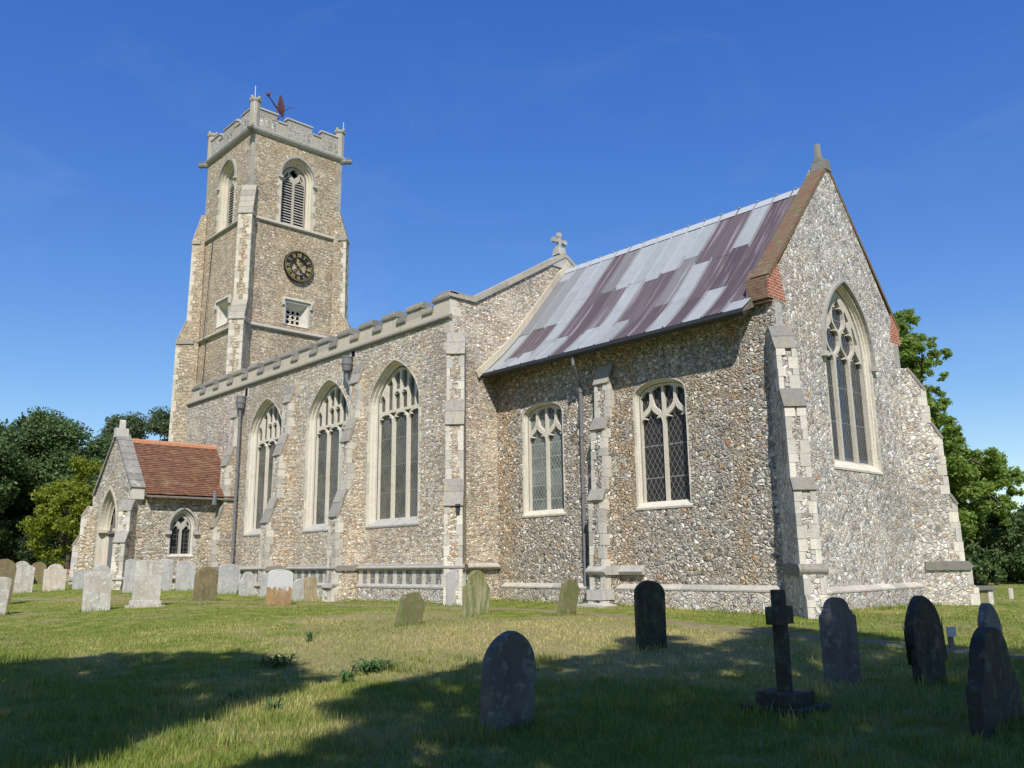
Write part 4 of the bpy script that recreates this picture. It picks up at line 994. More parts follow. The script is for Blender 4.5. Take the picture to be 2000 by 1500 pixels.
def groundmat():
    k = NT('churchyard turf', .95, .05)
    a = k.noise(.35, 4); b = k.noise(2.2, 5); c = k.noise(14, 4); d = k.noise(60, 3)
    g = k.ramp(b.outputs['Fac'], [(.3,(.135,.19,.032)),(.5,(.22,.255,.05)),(.68,(.36,.325,.10))])
    dr = k.ramp(c.outputs['Fac'], [(.3,(.28,.23,.10)),(.55,(.40,.33,.17)),(.75,(.22,.23,.08))])
    # the drier, yellow strip of rough grass in front of the church
    gx = k.n('ShaderNodeSeparateXYZ'); k.l(k.pos(), gx.inputs[0])
    dx = k.math('MULTIPLY', k.math('ADD', gx.outputs[0], 12.5), 1/6.0); dy = k.math('MULTIPLY', k.math('ADD', gx.outputs[1], -11.0), 1/4.2)
    strip = k.smooth(k.math('ADD', k.math('MULTIPLY', dx, dx), k.math('MULTIPLY', dy, dy)), 1.6, .1)
    f = k.smooth(k.math('ADD', k.math('ADD', a.outputs['Fac'], k.math('MULTIPLY', b.outputs['Fac'], .3)), k.math('MULTIPLY', strip, .22)), .62, .8)
    q = k.mix(k.math('MULTIPLY', f, .8), g, dr)
    q = k.mix(k.math('MULTIPLY', k.smooth(d.outputs['Fac'], .5, .8), .55), q, (.045,.055,.02))
    q = k.mix(k.math('MULTIPLY', k.smooth(c.outputs['Fac'], .55, .8), .3), q, (.10,.07,.04))
    k.col(q); k.bump(k.math('ADD', d.outputs['Fac'], c.outputs['Fac']), .05, .8); return k.m
me.materials.append(groundmat())
ground = bpy.data.objects.new('ground', me); COL.objects.link(ground); tag(ground, kind='structure')

# worn path along the church
def pathmat():
    k = NT('worn earth path', .95, .05); b = k.noise(3, 5); c = k.noise(24, 4)
    q = k.ramp(b.outputs['Fac'], [(.3,(.20,.155,.09)),(.5,(.25,.20,.12)),(.7,(.18,.17,.07))]); q = k.mix(k.math('MULTIPLY', k.smooth(c.outputs['Fac'], .5, .75), .6), q, (.12,.095,.06))
    k.col(q); k.bump(c.outputs['Fac'], .03, .8); return k.m
PATHPX = [(-60,1168),(60,1170),(250,1174),(450,1176),(640,1181),(860,1187),(1000,1190),(1140,1197),(1280,1212),(1450,1231),(1600,1246),(1790,1262),(2050,1290)]
PC = []
for a, b in zip(PATHPX, PATHPX[1:]):
    for i in range(6): PC.append(pix(a[0]+(b[0]-a[0])*i/6, a[1]+(b[1]-a[1])*i/6)[0][:2])
PC = np.array(PC); pv, pf_ = [], []
for i, p in enumerate(PC):
    t = PC[min(i+1, len(PC)-1)]-PC[max(i-1, 0)]; t = t/np.linalg.norm(t); nrm = np.array([-t[1], t[0]])
    w = .26+.09*math.sin(i*1.3)+.05*math.sin(i*3.1)
    for e in (-1, -.4, .4, 1):
        q = p+nrm*w*e; pv.append((q[0], q[1], gzf(q[0], q[1])+(.022 if abs(e) < 1 else -.02)))
    if i: b = 4*i; pf_ += [(b-4+j, b-3+j, b+1+j, b+j) for j in range(3)]
pm_ = bpy.data.meshes.new('path'); pm_.from_pydata(pv, [], pf_); pm_.materials.append(pathmat())
bm = bmesh.new(); bm.from_mesh(pm_); bmesh.ops.recalc_face_normals(bm, faces=bm.faces)
if sum(f.normal.z for f in bm.faces) < 0: bmesh.ops.reverse_faces(bm, faces=bm.faces)
bm.to_mesh(pm_); bm.free()
po = bpy.data.objects.new('path', pm_); COL.objects.link(po); tag(po, kind='structure')

# ------------------------------------------------------------------ gravestones
def gravemat(name, base, alt, stain, light_, moss=0.0, rough=.85, top=None):
    k = NT(name, rough, .25); a = k.noise(2.2, 5); b = k.noise(9, 5); c = k.noise(30, 4); st = k.noise(3, 4, k.vmath('MULTIPLY', k.pos(), (3, 3, .5)))
    q = k.mix(k.smooth(a.outputs['Fac'], .4, .62), base, alt)
    q = k.mix(k.math('MULTIPLY', k.smooth(st.outputs['Fac'], .5, .7), .6), q, stain)
    q = k.mix(k.math('MULTIPLY', k.smooth(b.outputs['Fac'], .53, .66), .75), q, light_)
    if top:
        tc = k.n('ShaderNodeTexCoord'); sz = k.n('ShaderNodeSeparateXYZ'); k.l(tc.outputs['Object'], sz.inputs[0])
        q = k.mix(k.smooth(k.math('ADD', sz.outputs[2], k.math('MULTIPLY', b.outputs['Fac'], .5)), top[1]+.22, top[1]+.28), q, top[0])
    if moss: q = k.mix(k.math('MULTIPLY', k.smooth(k.math('ADD', st.outputs['Fac'], k.math('MULTIPLY', b.outputs['Fac'], .3)), .55, .75), moss), q, (.13,.16,.05))
    q = k.mix(k.math('MULTIPLY', k.smooth(c.outputs['Fac'], .55, .75), .35), q, tuple(x*.4 for x in base))
    k.col(q); k.bump(k.math('ADD', b.outputs['Fac'], k.math('MULTIPLY', c.outputs['Fac'], .5)), .02, .6); return k.m
GM = {'white': gravemat('grave white lichen', (.52,.49,.43), (.42,.39,.33), (.30,.27,.21), (.66,.64,.59)),
 'pink': gravemat('grave pinkish lichen', (.50,.43,.34), (.55,.50,.42), (.45,.32,.2), (.64,.6,.53)),
 'grey': gravemat('grave pale grey', (.40,.40,.385), (.47,.46,.44), (.28,.275,.25), (.55,.54,.51)),
 'brown': gravemat('grave brown', (.19,.145,.085), (.235,.18,.10), (.12,.095,.06), (.29,.24,.15), moss=.3),
 'olive': gravemat('grave olive', (.25,.21,.11), (.22,.17,.09), (.15,.13,.07), (.30,.25,.15), moss=.4),
 'tan': gravemat('grave tan', (.40,.32,.2), (.33,.27,.17), (.24,.19,.11), (.48,.42,.3)),
 'green': gravemat('grave green algae', (.26,.235,.12), (.33,.31,.19), (.16,.17,.06), (.42,.40,.28), moss=.75),
 'moss': gravemat('grave mossy dark', (.20,.165,.095), (.14,.13,.06), (.10,.10,.045), (.28,.25,.15), moss=.8),
 'bi': gravemat('grave orange below white above', (.36,.22,.10), (.30,.2,.11), (.45,.37,.25), (.42,.30,.17), top=((.56,.56,.55), .52)),
 'dark': gravemat('grave dark', (.034,.032,.026), (.048,.045,.034), (.022,.022,.018), (.085,.082,.055), moss=.2),
 'slate': gravemat('grave slate', (.15,.145,.13), (.115,.11,.10), (.08,.078,.07), (.25,.24,.21)),
 'black': gravemat('grave near-black stone', (.05,.047,.04), (.038,.036,.031), (.026,.025,.022), (.11,.105,.085), moss=.15)}  # very dark stone with faint paler flecks

def shape(kind, w, h):
    a = w/2
    def arc(cx, cy, r, t0, t1, n): return [(cx+r*math.cos(R(t0+(t1-t0)*i/n)), cy+r*math.sin(R(t0+(t1-t0)*i/n))) for i in range(n+1)]
    B = [(-a*.97, -.35), (a*.97, -.35)]
    if kind == 'round': return B + [(a, h-a*.85)] + [(a*math.cos(t), h-a*.85+a*.85*math.sin(t)) for t in [PI*i/14 for i in range(1, 14)]] + [(-a, h-a*.85)]
    if kind == 'lancet': return B + [(x, y) for x, y in arch(a, h-a*1.2, h, 10)]
    if kind == 'oval': return B + [(a*.86, .02), (a*.8, h*.42), (a*.93, h*.46), (a, h*.6)] + [(x, y) for x, y in arch(a, h-a*1.5, h, 9)] + [(-a, h*.6), (-a*.93, h*.46), (-a*.8, h*.42), (-a*.86, .02)]
    if kind == 'flat': return B + [(a, h*.97), (a*.8, h), (-a*.8, h), (-a, h*.97)]
    if kind == 'segment': return B + [(a, h-a*.3)] + [(a*.96*math.cos(t), h-a*.3+a*.3*math.sin(t)) for t in [PI*i/10 for i in range(1, 10)]] + [(-a, h-a*.3)]
    if kind == 'shoulder':
        s = a*.42; R_ = [(a, h-a*.62), (a*.98, h-a*.5), (a*.72, h-a*.47)] + [(a*.68*math.cos(t), h-a*.45+a*.45*math.sin(t)) for t in [PI*i/10 for i in range(1, 5)]]
        return B + R_ + [(0, h)] + [(-x, y) for x, y in reversed(R_)]
    if kind == 'bigshoulder':
        R_ = [(a, h-a*1.05), (a*.96, h-a*.95), (a*.82, h-a*.92), (a*.76, h-a*.72), (a*.66, h-a*.66)] + [(a*.66*math.cos(t), h-a*.66+a*.66*math.sin(t)) for t in [PI*i/12 for i in range(1, 6)]]
        return B + R_ + [(0, h)] + [(-x, y) for x, y in reversed(R_)]
    if kind == 'serp':
        R_ = [(a, h-a*.75), (a*1.04, h-a*.62), (a*.93, h-a*.48), (a*.8, h-a*.4), (a*.72, h-a*.22), (a*.5, h-a*.12), (a*.25, h-.01)]
        return B + R_ + [(0, h)] + [(-x, y) for x, y in reversed(R_)]
    if kind == 'ogee':
        R_ = [(a, h-a*.5), (a*.86, h-a*.42), (a*.6, h-a*.3), (a*.3, h-a*.1)]
        return B + R_ + [(0, h)] + [(-x, y) for x, y in reversed(R_)]
STONE_XY = []
def headstone(cx, by, wpx, ty, kind, mat, label, tilt=0, yaw=0, t=.11, back=0, group='headstones in the churchyard', plinth=False):
    P, _ = pix(cx, by); D = depth(P); H = (by-ty)/FPX*D*1.0; A = wpx/FPX*D
    n = np.array([math.cos(R(yaw)), math.sin(R(yaw))]); v = -P[:2]/np.linalg.norm(P[:2]); c = max(.35, float(n@v)); s = math.sqrt(max(0, 1-c*c))
    w = max(.2, (A-t*s)/c)
    f = F(0, 0, -n[1], n[0]); mb = MB(); mb.plate(f, shape(kind, w, H/max(.8, math.cos(R(tilt)))), [], -t, 0)
    # uneven, slightly bowed slab
    if plinth: mb.box(f, -w*.68, w*.68, -.3, .07, -t-.08, .1); mb.box(f, -w*.56, w*.56, .07, .2, -t-.03, .03)
    o = mb.build('headstone', GM[mat], None, bevel=.012)
    for vv_ in o.data.vertices:
        p = vv_.co; k = math.sin(p.z*9+cx)*.004+math.sin(p.x*13+p.y*11+by)*.004; vv_.co = p+Vector((k, k*.6, 0))
    o.location = (P[0], P[1], P[2]-.01); ax = Vector((n[0], n[1], 0)); o.rotation_mode = 'AXIS_ANGLE'; o.rotation_axis_angle = (R(tilt), -ax.x*-1*-1, -ax.y*-1*-1, 0)
    q1 = Matrix.Rotation(-R(tilt)*-1*-1, 4, ax); q2 = Matrix.Rotation(R(back), 4, Vector((-n[1], n[0], 0)))
    o.rotation_mode = 'QUATERNION'; o.rotation_quaternion = (q2 @ q1).to_quaternion()
    tag(o, label, 'headstone', group); STONE_XY.append((P[0], P[1], max(w, .5), n)); return o
HS = [
 (-6,1203,30,1128,'segment','white','white lichened headstone cut by the left edge of the lawn, nearest of the left row',4,0),
 (-4,1182,46,1093,'round','brown','brown round-topped headstone at the far left, behind the white cut-off one',3,0),
 (40,1142,44,1096,'bigshoulder','white','pale shouldered headstone at far left, mostly behind a patchy white one',0,0),
 (42,1158,38,1104,'segment','white','patchy white headstone left of the olive round-topped one',2,0),
 (73,1140,28,1098,'round','olive','olive-brown round-topped headstone between white ones before the dark hedge',0,0),
 (105,1154,40,1102,'shoulder','pink','small pinkish white headstone with shoulders, right of the olive one',1,0),
 (160,1151,36,1116,'flat','grey','low pale grey headstone against the left porch corner',2,0),
 (197,1150,34,1103,'shoulder','grey','light grey shouldered headstone in front of the porch door',1,0),
 (188,1194,52,1117,'segment','white','mottled grey and white headstone standing forward of the porch door',-1,0),
 (238,1148,26,1091,'segment','pink','faded pinkish headstone close to the right porch buttress',2,0),
 (252,1159,24,1093,'segment','grey','narrow grey headstone tucked behind the tall white one by the porch',2,0),
 (285,1186,52,1094,'segment','white','tall bright white headstone on a stepped foot beside the porch window',2,0),
 (322,1154,27,1092,'segment','grey','grey headstone just right of the tall white one with a foot',0,0),
 (361,1154,36,1096,'segment','grey','plain pale grey headstone under the porch window',1,0),
 (401,1174,45,1107,'round','brown','dark brown round-topped headstone near the tall drainpipe',1,0),
 (443,1160,40,1102,'segment','grey','grey headstone leaning right beside the foot of the tall drainpipe',5,0),
 (484,1164,34,1117,'bigshoulder','grey','grey headstone with a small stepped head against the nave plinth',0,0),
 (516,1167,16,1121,'flat','grey','thin grey headstone half hidden by the orange and white one',1,0),
 (545,1183,50,1113,'segment','bi','orange-brown headstone with a white flaking upper half',3,0),
 (580,1164,24,1120,'segment','white','small whitish headstone peeping over a grey one by the orange one',0,0),
 (586,1174,34,1130,'ogee','grey','low smooth grey headstone right of the orange and white one',0,0),
 (608,1174,26,1127,'segment','tan','tan rough headstone at the right end of the group by the nave wall',-2,0),
 (798,1222,50,1158,'ogee','moss','low mossy brown headstone leaning sharply right on the dry grass',19,0),
 (892,1182,40,1113,'segment','grey','pale grey headstone behind the tall green one, below the corner buttress',1,0),
 (931,1202,54,1115,'bigshoulder','green','tall headstone streaked bright green with algae',3,0),
 (1108,1202,38,1133,'serp','moss','brown scroll-topped headstone leaning right in front of the chancel buttress',15,0),
 (1276,1268,62,1136,'round','dark','tall dark round-topped headstone before the right-hand chancel window',0,-26),
 (998,1424,108,1238,'lancet','slate','slate grey round-topped headstone standing closest in the foreground shade',4,0),
 (1654,1340,72,1170,'bigshoulder','slate','dark shouldered headstone between the stone cross and the oval-topped one',0,-34),
 (1828,1338,70,1166,'oval','black','near-black headstone with a tall pointed oval head, beside the small sign',-3,-12),
 (1952,1300,46,1180,'oval','slate','slim oval-headed headstone behind the rightmost dark one',0,0),
 (1965,1425,105,1230,'bigshoulder','black','large dark headstone cut by the right edge of the picture',3,0)]
for i, h in enumerate(HS):
    cx, by, wp, ty, kd, mt, lb, tl_, yw = h
    big = cx > 1200 or cx == 998
    headstone(cx, by, wp, ty, kd, mt, lb, tilt=tl_, yaw=yw, t=.13 if big else .1, back=random.uniform(-2, 2), plinth=(cx == 285))

# stone cross on a stepped base
P, _ = pix(1536, 1388); D = depth(P); h = (1388-1158)/FPX*D
gc = empty('grave_cross', tuple(P)); tag(gc, 'dark stone Latin cross on two square steps in the shade', 'grave cross')
fX = F(P[0], P[1], 0, 1, P[2])
def cbox(name, u0, u1, v0, v1, d0, d1, bev=.012):
    mb = MB(); mb.box(fX, u0, u1, v0, v1, d0, d1); return mb.build(name, GM['black'], gc, bevel=bev)
cbox('lower_step', -.34, .34, -.2, .07, -.34, .34); cbox('upper_step', -.23, .23, .07, .2, -.22, .22)
mb = MB(); mb.plate(fX, [(-.064, .2), (.064, .2), (.058, h*.71), (.19, h*.71), (.19, h*.86), (.058, h*.86), (.055, h), (-.055, h), (-.058, h*.86), (-.19, h*.86), (-.19, h*.71), (-.058, h*.71)], [], -.062, .062)
mb.build('cross_shaft', GM['black'], gc, bevel=.012); STONE_XY.append((P[0], P[1], .8, np.array([1, 0])))

# small sign on a post
P, _ = pix(1861, 1268); D = depth(P); k_ = D/FPX
sg = empty('sign_post', tuple(P)); tag(sg, 'small white board on a short post in the grass', 'sign')
fS = F(P[0], P[1], .55, .83, P[2]); mb = MB(); mb.box(fS, -.035, .035, -.2, 40*k_, -.05, 0); mb.build('post', M['wood'], sg)
mb = MB(); mb.box(fS, -10*k_, 10*k_, 24*k_, 42*k_, .002, .02); mb.build('board', simple('sign white', (.55,.55,.53), .6), sg, bevel=.004)
# chest tomb behind the east wall, marker post, slab, low wall
P, _ = pix(1914, 1181); D = depth(P); k_ = D/FPX
ct = empty('chest_tomb', tuple(P)); tag(ct, 'low stone chest tomb with a flat dark lid beyond the chancel corner', 'tomb')
fT = F(P[0], P[1], .35, .94, P[2]); L_ = 38*k_
mb = MB(); mb.box(fT, -L_, L_, -.3, 27*k_, -.7, 0); mb.build('chest', GM['olive'], ct, bevel=.015)
mb = MB(); mb.box(fT, -L_-.07, L_+.07, 27*k_+.001, 35*k_, -.77, .08); mb.build('lid', GM['slate'], ct, bevel=.02)
for s in (-1, 1):
    mb = MB(); mb.box(fT, s*(L_-.09)-.1, s*(L_-.09)+.1, -.3, 27*k_-.004, -.1, .02); mb.build('pilaster', GM['white'], ct, bevel=.01)
P, _ = pix(1976, 1170); mb = MB(); mb.box(F(0, 0, 0, 1), -.06, .06, -.2, .36, -.06, .06); o = mb.build('marker_post', M['lime'], None, bevel=.02); o.location = P; tag(o, 'short white marker post in the grass beside the dark bushes', 'post')
P, _ = pix(1152, 1186); mb = MB(); mb.plate(F(0, 0, 1, 0), [(-.55, -.1), (.45, -.1), (.5, .05), (.25, .085), (-.2, .09), (-.5, .06)], [], -.5, .0); o = mb.build('ledger_slab', M['lime'], None, bevel=.015); o.location = (P[0], P[1], P[2]); tag(o, 'pale stone slab lying at the foot of the chancel buttress', 'stone slab')
P, _ = pix(1506, 1193); mb = MB(); mb.box(F(0, 0, 1, 0), -.3, .3, -.1, .03, -.25, .25); o = mb.build('grave_plaque', GM['grey'], None, bevel=.01); o.location = P; tag(o, 'flat grey plaque set in the grass left of the corner buttress', 'plaque')
P0, _ = pix(-20, 1136); P1, _ = pix(146, 1136); d = P1-P0; L_ = float(np.hypot(d[0], d[1])); fW = F(P0[0], P0[1], d[0], d[1], min(P0[2], P1[2]))
mb = MB(); mb.box(fW, 0, L_, -.4, .42, -.3, 0); lw = mb.build('low_wall', M['flint_porch'], None); tag(lw, 'low flint boundary wall with brick capping left of the porch', 'wall')
mb = MB(); mb.sweep(fW, [(-.34, .42), (.04, .42), (.04, .5), (-.15, .6), (-.34, .5)], 0, L_); mb.build('wall_coping', M['brick'], lw)

# ------------------------------------------------------------------ trees
def leafmat(name, c1, c2, c3, trans=.35):
    k = NT(name, .55, .3); i = k.island(); nz = k.noise(.45, 3)
    c = k.ramp(i, [(0, c1), (.5, c2), (1, c3)]); c = k.mix(k.math('MULTIPLY', k.smooth(nz.outputs['Fac'], .4, .65), .5), c, c3); k.col(c)
    tr_ = k.n('ShaderNodeBsdfTranslucent'); mx = k.n('ShaderNodeMixShader'); mx.inputs[0].default_value = trans
    g = k.mix(.5, c, (c3[0]*1.3, c3[1]*1.4, c3[2]*.6)); k.l(g, tr_.inputs[0]); k.l(k.b.outputs[0], mx.inputs[1]); k.l(tr_.outputs[0], mx.inputs[2]); k.l(mx.outputs[0], k.out.inputs[0])
    return k.m
LM = {'dark': leafmat('leaf dark green', (.055,.095,.032), (.08,.13,.045), (.12,.18,.06), .28),
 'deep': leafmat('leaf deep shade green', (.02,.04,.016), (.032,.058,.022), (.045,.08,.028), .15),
 'birch': leafmat('leaf grey green', (.055,.085,.04), (.08,.118,.052), (.115,.155,.07), .25),
 'yellow': leafmat('leaf yellow green', (.12,.165,.02), (.19,.23,.025), (.30,.32,.035), .4),
 'lime': leafmat('leaf bright green', (.11,.185,.03), (.17,.255,.05), (.27,.35,.085), .45),
 'shade': leafmat('leaf shade tree', (.03,.06,.02), (.05,.09,.03), (.07,.12,.04), .25)}
def bark(name, c):
    k = NT(name, .9, .1); nz = k.noise(5, 5, k.vmath('MULTIPLY', k.pos(), (3, 3, .6))); k.col(k.mix(nz.outputs['Fac'], c, tuple(x*.35 for x in c))); k.bump(nz.outputs['Fac'], .06, .8); return k.m
BARK = bark('brown bark', (.14,.11,.085)); BARKW = bark('pale bark', (.42,.40,.36))
def leaves(clusters, size, density, flat=.75, lo=.3):
    """clusters: (x, y, z, r). many small leaf faces through each clump"""
    C_, N_, S_ = [], [], []
    for (x, y, z, r) in clusters:
        n = max(30, int(density*r**2.3)); v = rng.normal(size=(n, 3)); v /= np.linalg.norm(v, axis=1)[:, None]
        rr = r*rng.random(n)**.42*(.75+.25*np.sin(v[:, 0]*5+v[:, 1]*4+x)*np.cos(v[:, 2]*5+y)); loose = rng.random(n) < lo; rr = np.where(loose, r*(.75+.55*rng.random(n)), rr); p = v*rr[:, None]*np.array([1, 1, flat]); C_.append(p+np.array([x, y, z]))
        nn = v*.4+rng.normal(size=(n, 3))*.9+np.array([0, 0, .35]); N_.append(nn/np.linalg.norm(nn, axis=1)[:, None]); S_.append(size*(.6+.8*rng.random(n)))
    C_ = np.concatenate(C_); N_ = np.concatenate(N_); S_ = np.concatenate(S_); n = len(C_)
    t = np.cross(N_, rng.normal(size=(n, 3))); t /= np.linalg.norm(t, axis=1)[:, None]; b = np.cross(N_, t)
    S = S_[:, None]; V = np.stack([C_-t*S, C_+b*S*.48+N_*S*.12, C_+t*S, C_-b*S*.48+N_*S*.12], 1).reshape(-1, 3)
    return V
def quadmesh(name, V, mat, parent):
    n = len(V)//4; me = bpy.data.meshes.new(name); V = V-np.array(PB[parent.name])
    me.vertices.add(n*4); me.vertices.foreach_set('co', V.astype(np.float32).ravel()); me.loops.add(n*4); me.loops.foreach_set('vertex_index', np.arange(n*4, dtype=np.int32))
    me.polygons.add(n); me.polygons.foreach_set('loop_start', np.arange(0, n*4, 4, dtype=np.int32)); me.update(calc_edges=True); me.materials.append(mat)
    o = bpy.data.objects.new(name, me); COL.objects.link(o); o.parent = parent; return o
def tree(base, clusters, leaf, size, density, label, r0=.25, fork=.4, barkm=None, cat='tree', name='tree', limbs=14, group=None):
    root = empty(name, base); tag(root, label, cat, group)
    clusters = [(c[0], c[1], c[2], c[3]*1.22) for c in clusters] if 'viewpoint' not in label else clusters
    quadmesh('crown', leaves(clusters, size*(.78 if 'viewpoint' not in label else 1), density*(2.9 if 'viewpoint' not in label else 1), lo=.3 if 'viewpoint' not in label else .0), LM[leaf], root)
    mb = MB(); b = Vector(base); cen = Vector(np.mean([c[:3] for c in clusters], 0).tolist()); top = max(c[2] for c in clusters)
    fk = Vector((b.x+(cen.x-b.x)*.35, b.y+(cen.y-b.y)*.35, b.z+(top-b.z)*fork)); bend = Vector((random.uniform(-.2, .2), random.uniform(-.2, .2), 0))
    mb.tube([b-Vector((0, 0, .4)), b+Vector((0, 0, .15)), b.lerp(fk, .5)+bend, fk], [r0*1.5, r0*1.1, r0*.9, r0*.75], 8)
    order = sorted(clusters, key=lambda c: -c[3])[:limbs] + random.sample(clusters, min(len(clusters), 6))
    for c in order:
        e = Vector(c[:3]); m1 = fk.lerp(e, .45)+Vector((random.uniform(-.3, .3), random.uniform(-.3, .3), random.uniform(0, .5))); s = fk.lerp(b, random.uniform(0, .25))
        mb.tube([s, m1, e], [r0*.5, r0*.28, r0*.08], 6)
        for _ in range(3):
            d = Vector(rng.normal(size=3).tolist())*c[3]*.6; mb.tube([e.lerp(m1, random.random()*.4), e+d], [r0*.12, r0*.03], 4)
    mb.build('trunk', barkm or BARK, root); return root
def at(px, py, D):                             # point on a sight line at a given distance in front of the camera
    r = ray(px, py); return EYE + r*D
def crown_px(px0, py0, px1, py1, D, n, rpx, deep=.35, shapef=None):
    n = int(n*1.5)
    """fill an uneven crown between image extents, at real distance and with real depth"""
    L = []; cx, cy, a, b = (px0+px1)/2, (py0+py1)/2, (px1-px0)/2, (py1-py0)/2
    while len(L) < n:
        x, y, z = rng.uniform(-1, 1, 3)
        if x*x+y*y*(.9 if y < 0 else .7)+z*z > 1 or (x*x+y*y+z*z < .2 and rng.random() < .7): continue
        p = at(cx+x*a, cy+y*b, D+z*a/FPX*D*deep*2); L.append((p[0], p[1], p[2], rpx/FPX*D*rng.uniform(.35, 1.2)))
    return L
def gbase(px, D): p = at(px, 1120, D); return (p[0], p[1], gzf(p[0], p[1]))
tree(gbase(85, 62), crown_px(-10, 815, 172, 1090, 62, 75, 26), 'dark', .17, 420, 'broad dark green tree standing tallest behind the left headstones', r0=.35)
tree(gbase(-90, 58), crown_px(-190, 800, 20, 1090, 58, 60, 28), 'dark', .17, 380, 'dark green tree cut off by the left edge of the picture', r0=.35)
tree(gbase(185, 76), crown_px(130, 850, 245, 1085, 76, 50, 22), 'dark', .19, 380, 'dark tree filling the gap between the tallest left tree and the porch', r0=.3)
tree(gbase(318, 84), crown_px(270, 795, 372, 1060, 84, 46, 19), 'birch', .17, 330, 'slender pale-barked tree rising beside the tower above the porch roof', r0=.22, barkm=BARKW)
tree(gbase(248, 86), crown_px(190, 812, 300, 1060, 86, 60, 19), 'birch', .17, 330, 'grey green tree seen directly behind the porch gable tip', r0=.22, barkm=BARKW)
tree(gbase(132, 53), crown_px(62, 945, 192, 1105, 53, 46, 15) + crown_px(140, 895, 195, 1000, 54, 16, 13), 'yellow', .13, 520, 'bright yellow-green bushy tree just left of the porch', r0=.16, fork=.3)
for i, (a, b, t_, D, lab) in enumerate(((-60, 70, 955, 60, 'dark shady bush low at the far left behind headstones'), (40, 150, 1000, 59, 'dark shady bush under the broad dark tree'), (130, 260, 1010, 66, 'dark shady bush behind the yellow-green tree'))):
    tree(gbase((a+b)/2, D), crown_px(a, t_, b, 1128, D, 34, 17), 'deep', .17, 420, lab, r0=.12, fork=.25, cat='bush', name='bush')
# right: bright tree behind the chancel, dark bushes
T6 = [(1748,650,34),(1770,625,22),(1785,690,34),(1812,668,16),(1830,700,18),(1850,690,10),(1842,735,9),(1745,720,36),(1800,725,20),(1775,750,26),(1760,800,40),(1800,800,34),(1820,775,20),(1842,788,12),(1832,830,28),(1860,850,22),(1820,880,40),(1790,900,40),(1852,900,34),(1870,935,40),(1905,905,34),(1935,905,30),(1960,930,28),(1982,945,14),(1975,975,20),(1920,950,40),(1890,985,38),(1950,985,24),(1840,960,40),(1850,1010,40),(1970,1010,14),(1900,1030,26),(1800,960,40)]
cl6 = []
for x, y, r in T6:
    for j in range(9): 
        p = at(x+random.uniform(-.85, .85)*r, y+random.uniform(-.8, .8)*r, 44+random.uniform(-2.5, 2.5)); cl6.append((p[0], p[1], p[2], r/FPX*44*random.uniform(.22, .5)))
tree(gbase(1815, 45), cl6, 'lime', .13, 1100, 'tall bright green tree reaching out behind the chancel gable', r0=.3, fork=.5, limbs=30)
tree(gbase(1930, 46), crown_px(1850, 985, 2010, 1160, 46, 50, 17), 'dark', .13, 600, 'large dark green bush at the right behind the chest tomb', r0=.12, fork=.25, cat='bush', name='bush')
tree(gbase(2040, 43), crown_px(1975, 985, 2110, 1150, 43, 34, 18), 'dark', .13, 600, 'dark green bush cut by the right edge of the picture', r0=.12, fork=.25, cat='bush', name='bush')
tree(gbase(1890, 41), crown_px(1862, 1070, 1960, 1152, 41, 26, 12), 'dark', .12, 700, 'low glossy dark shrub beside the chancel corner buttress', r0=.08, fork=.25, cat='bush', name='bush')

dw = empty('distant_wood', (-90, 60, 1)); tag(dw, 'far-off dark woodland closing the view beyond the churchyard', 'wood', kind='stuff')
cl = []
for a, b, D, t0 in ((-300, 420, 105, 985), (1780, 2350, 80, 1000)):
    for i in range(190):
        px = random.uniform(a, b); p = at(px, random.uniform(t0+30*math.sin(px*.03), 1125), D+random.uniform(-6, 6)); cl.append((p[0], p[1], p[2], D*random.uniform(14, 24)/FPX))
quadmesh('crown', leaves(cl, .26, 220), LM['dark'], dw)
# the trees over the photographer's head, whose crowns throw the shade on the lawn
def inpoly(x, y, P):
    r = False; j = len(P)-1
    for i in range(len(P)):
        if (P[i][1] > y) != (P[j][1] > y) and x < (P[j][0]-P[i][0])*(y-P[i][1])/(P[j][1]-P[i][1])+P[i][0]: r = not r
        j = i
    return r
SHA = [(-150,1300),(0,1300),(150,1286),(330,1276),(460,1274),(540,1290),(600,1312),(625,1325),(560,1345),(450,1372),(370,1400),(250,1436),(150,1480),(40,1540),(-200,1560)]
SHB = [(960,1298),(830,1322),(745,1348),(660,1385),(700,1425),(620,1462),(520,1484),(420,1515),(330,1600),(2200,1600),(2200,1272),(1990,1272),(1870,1268),(1790,1254),(1700,1244),(1600,1236),(1500,1230),(1430,1248),(1390,1268),(1318,1264),(1310,1246),(1245,1246),(1235,1270),(1180,1278),(1070,1296)]
def shade_clusters(poly, gap, H0, H1, holes=()):
    xs = [p[0] for p in poly]; ys = [p[1] for p in poly]; L = []; seen = []
    tries = 0
    while tries < 16000:
        tries += 1; x = rng.uniform(min(xs), max(xs)); y = rng.uniform(min(ys), min(1560, max(ys)))
        if not inpoly(x, y, poly): continue
        if any((x-hx)**2/(hr*hr)+(y-hy)**2/(hr*.25)**2 < 1 for hx, hy, hr in holes): continue
        g, _ = pix(x, y) if False else (ground_at(x, y), 0)
        if any((g[0]-q[0])**2+(g[1]-q[1])**2 < gap*gap for q in seen): continue
        # keep the clump's shadow inside the outline
        r = .5*rng.uniform(.75, 1.2); seen.append((g[0], g[1])); h = rng.uniform(H0, H1); s = (h-g[2])/SUND.z
        L.append((g[0]+SUND.x*s, g[1]+SUND.y*s, h, r))
    return L
def ground_at(x, y):
    r = ray(x, y); t = (0.25-EYE[2])/r[2]
    for _ in range(6): p = EYE+r*t; t = (gzf(p[0], p[1])-EYE[2])/r[2] if r[2] < 0 else 60
    return EYE+r*min(t, 60)
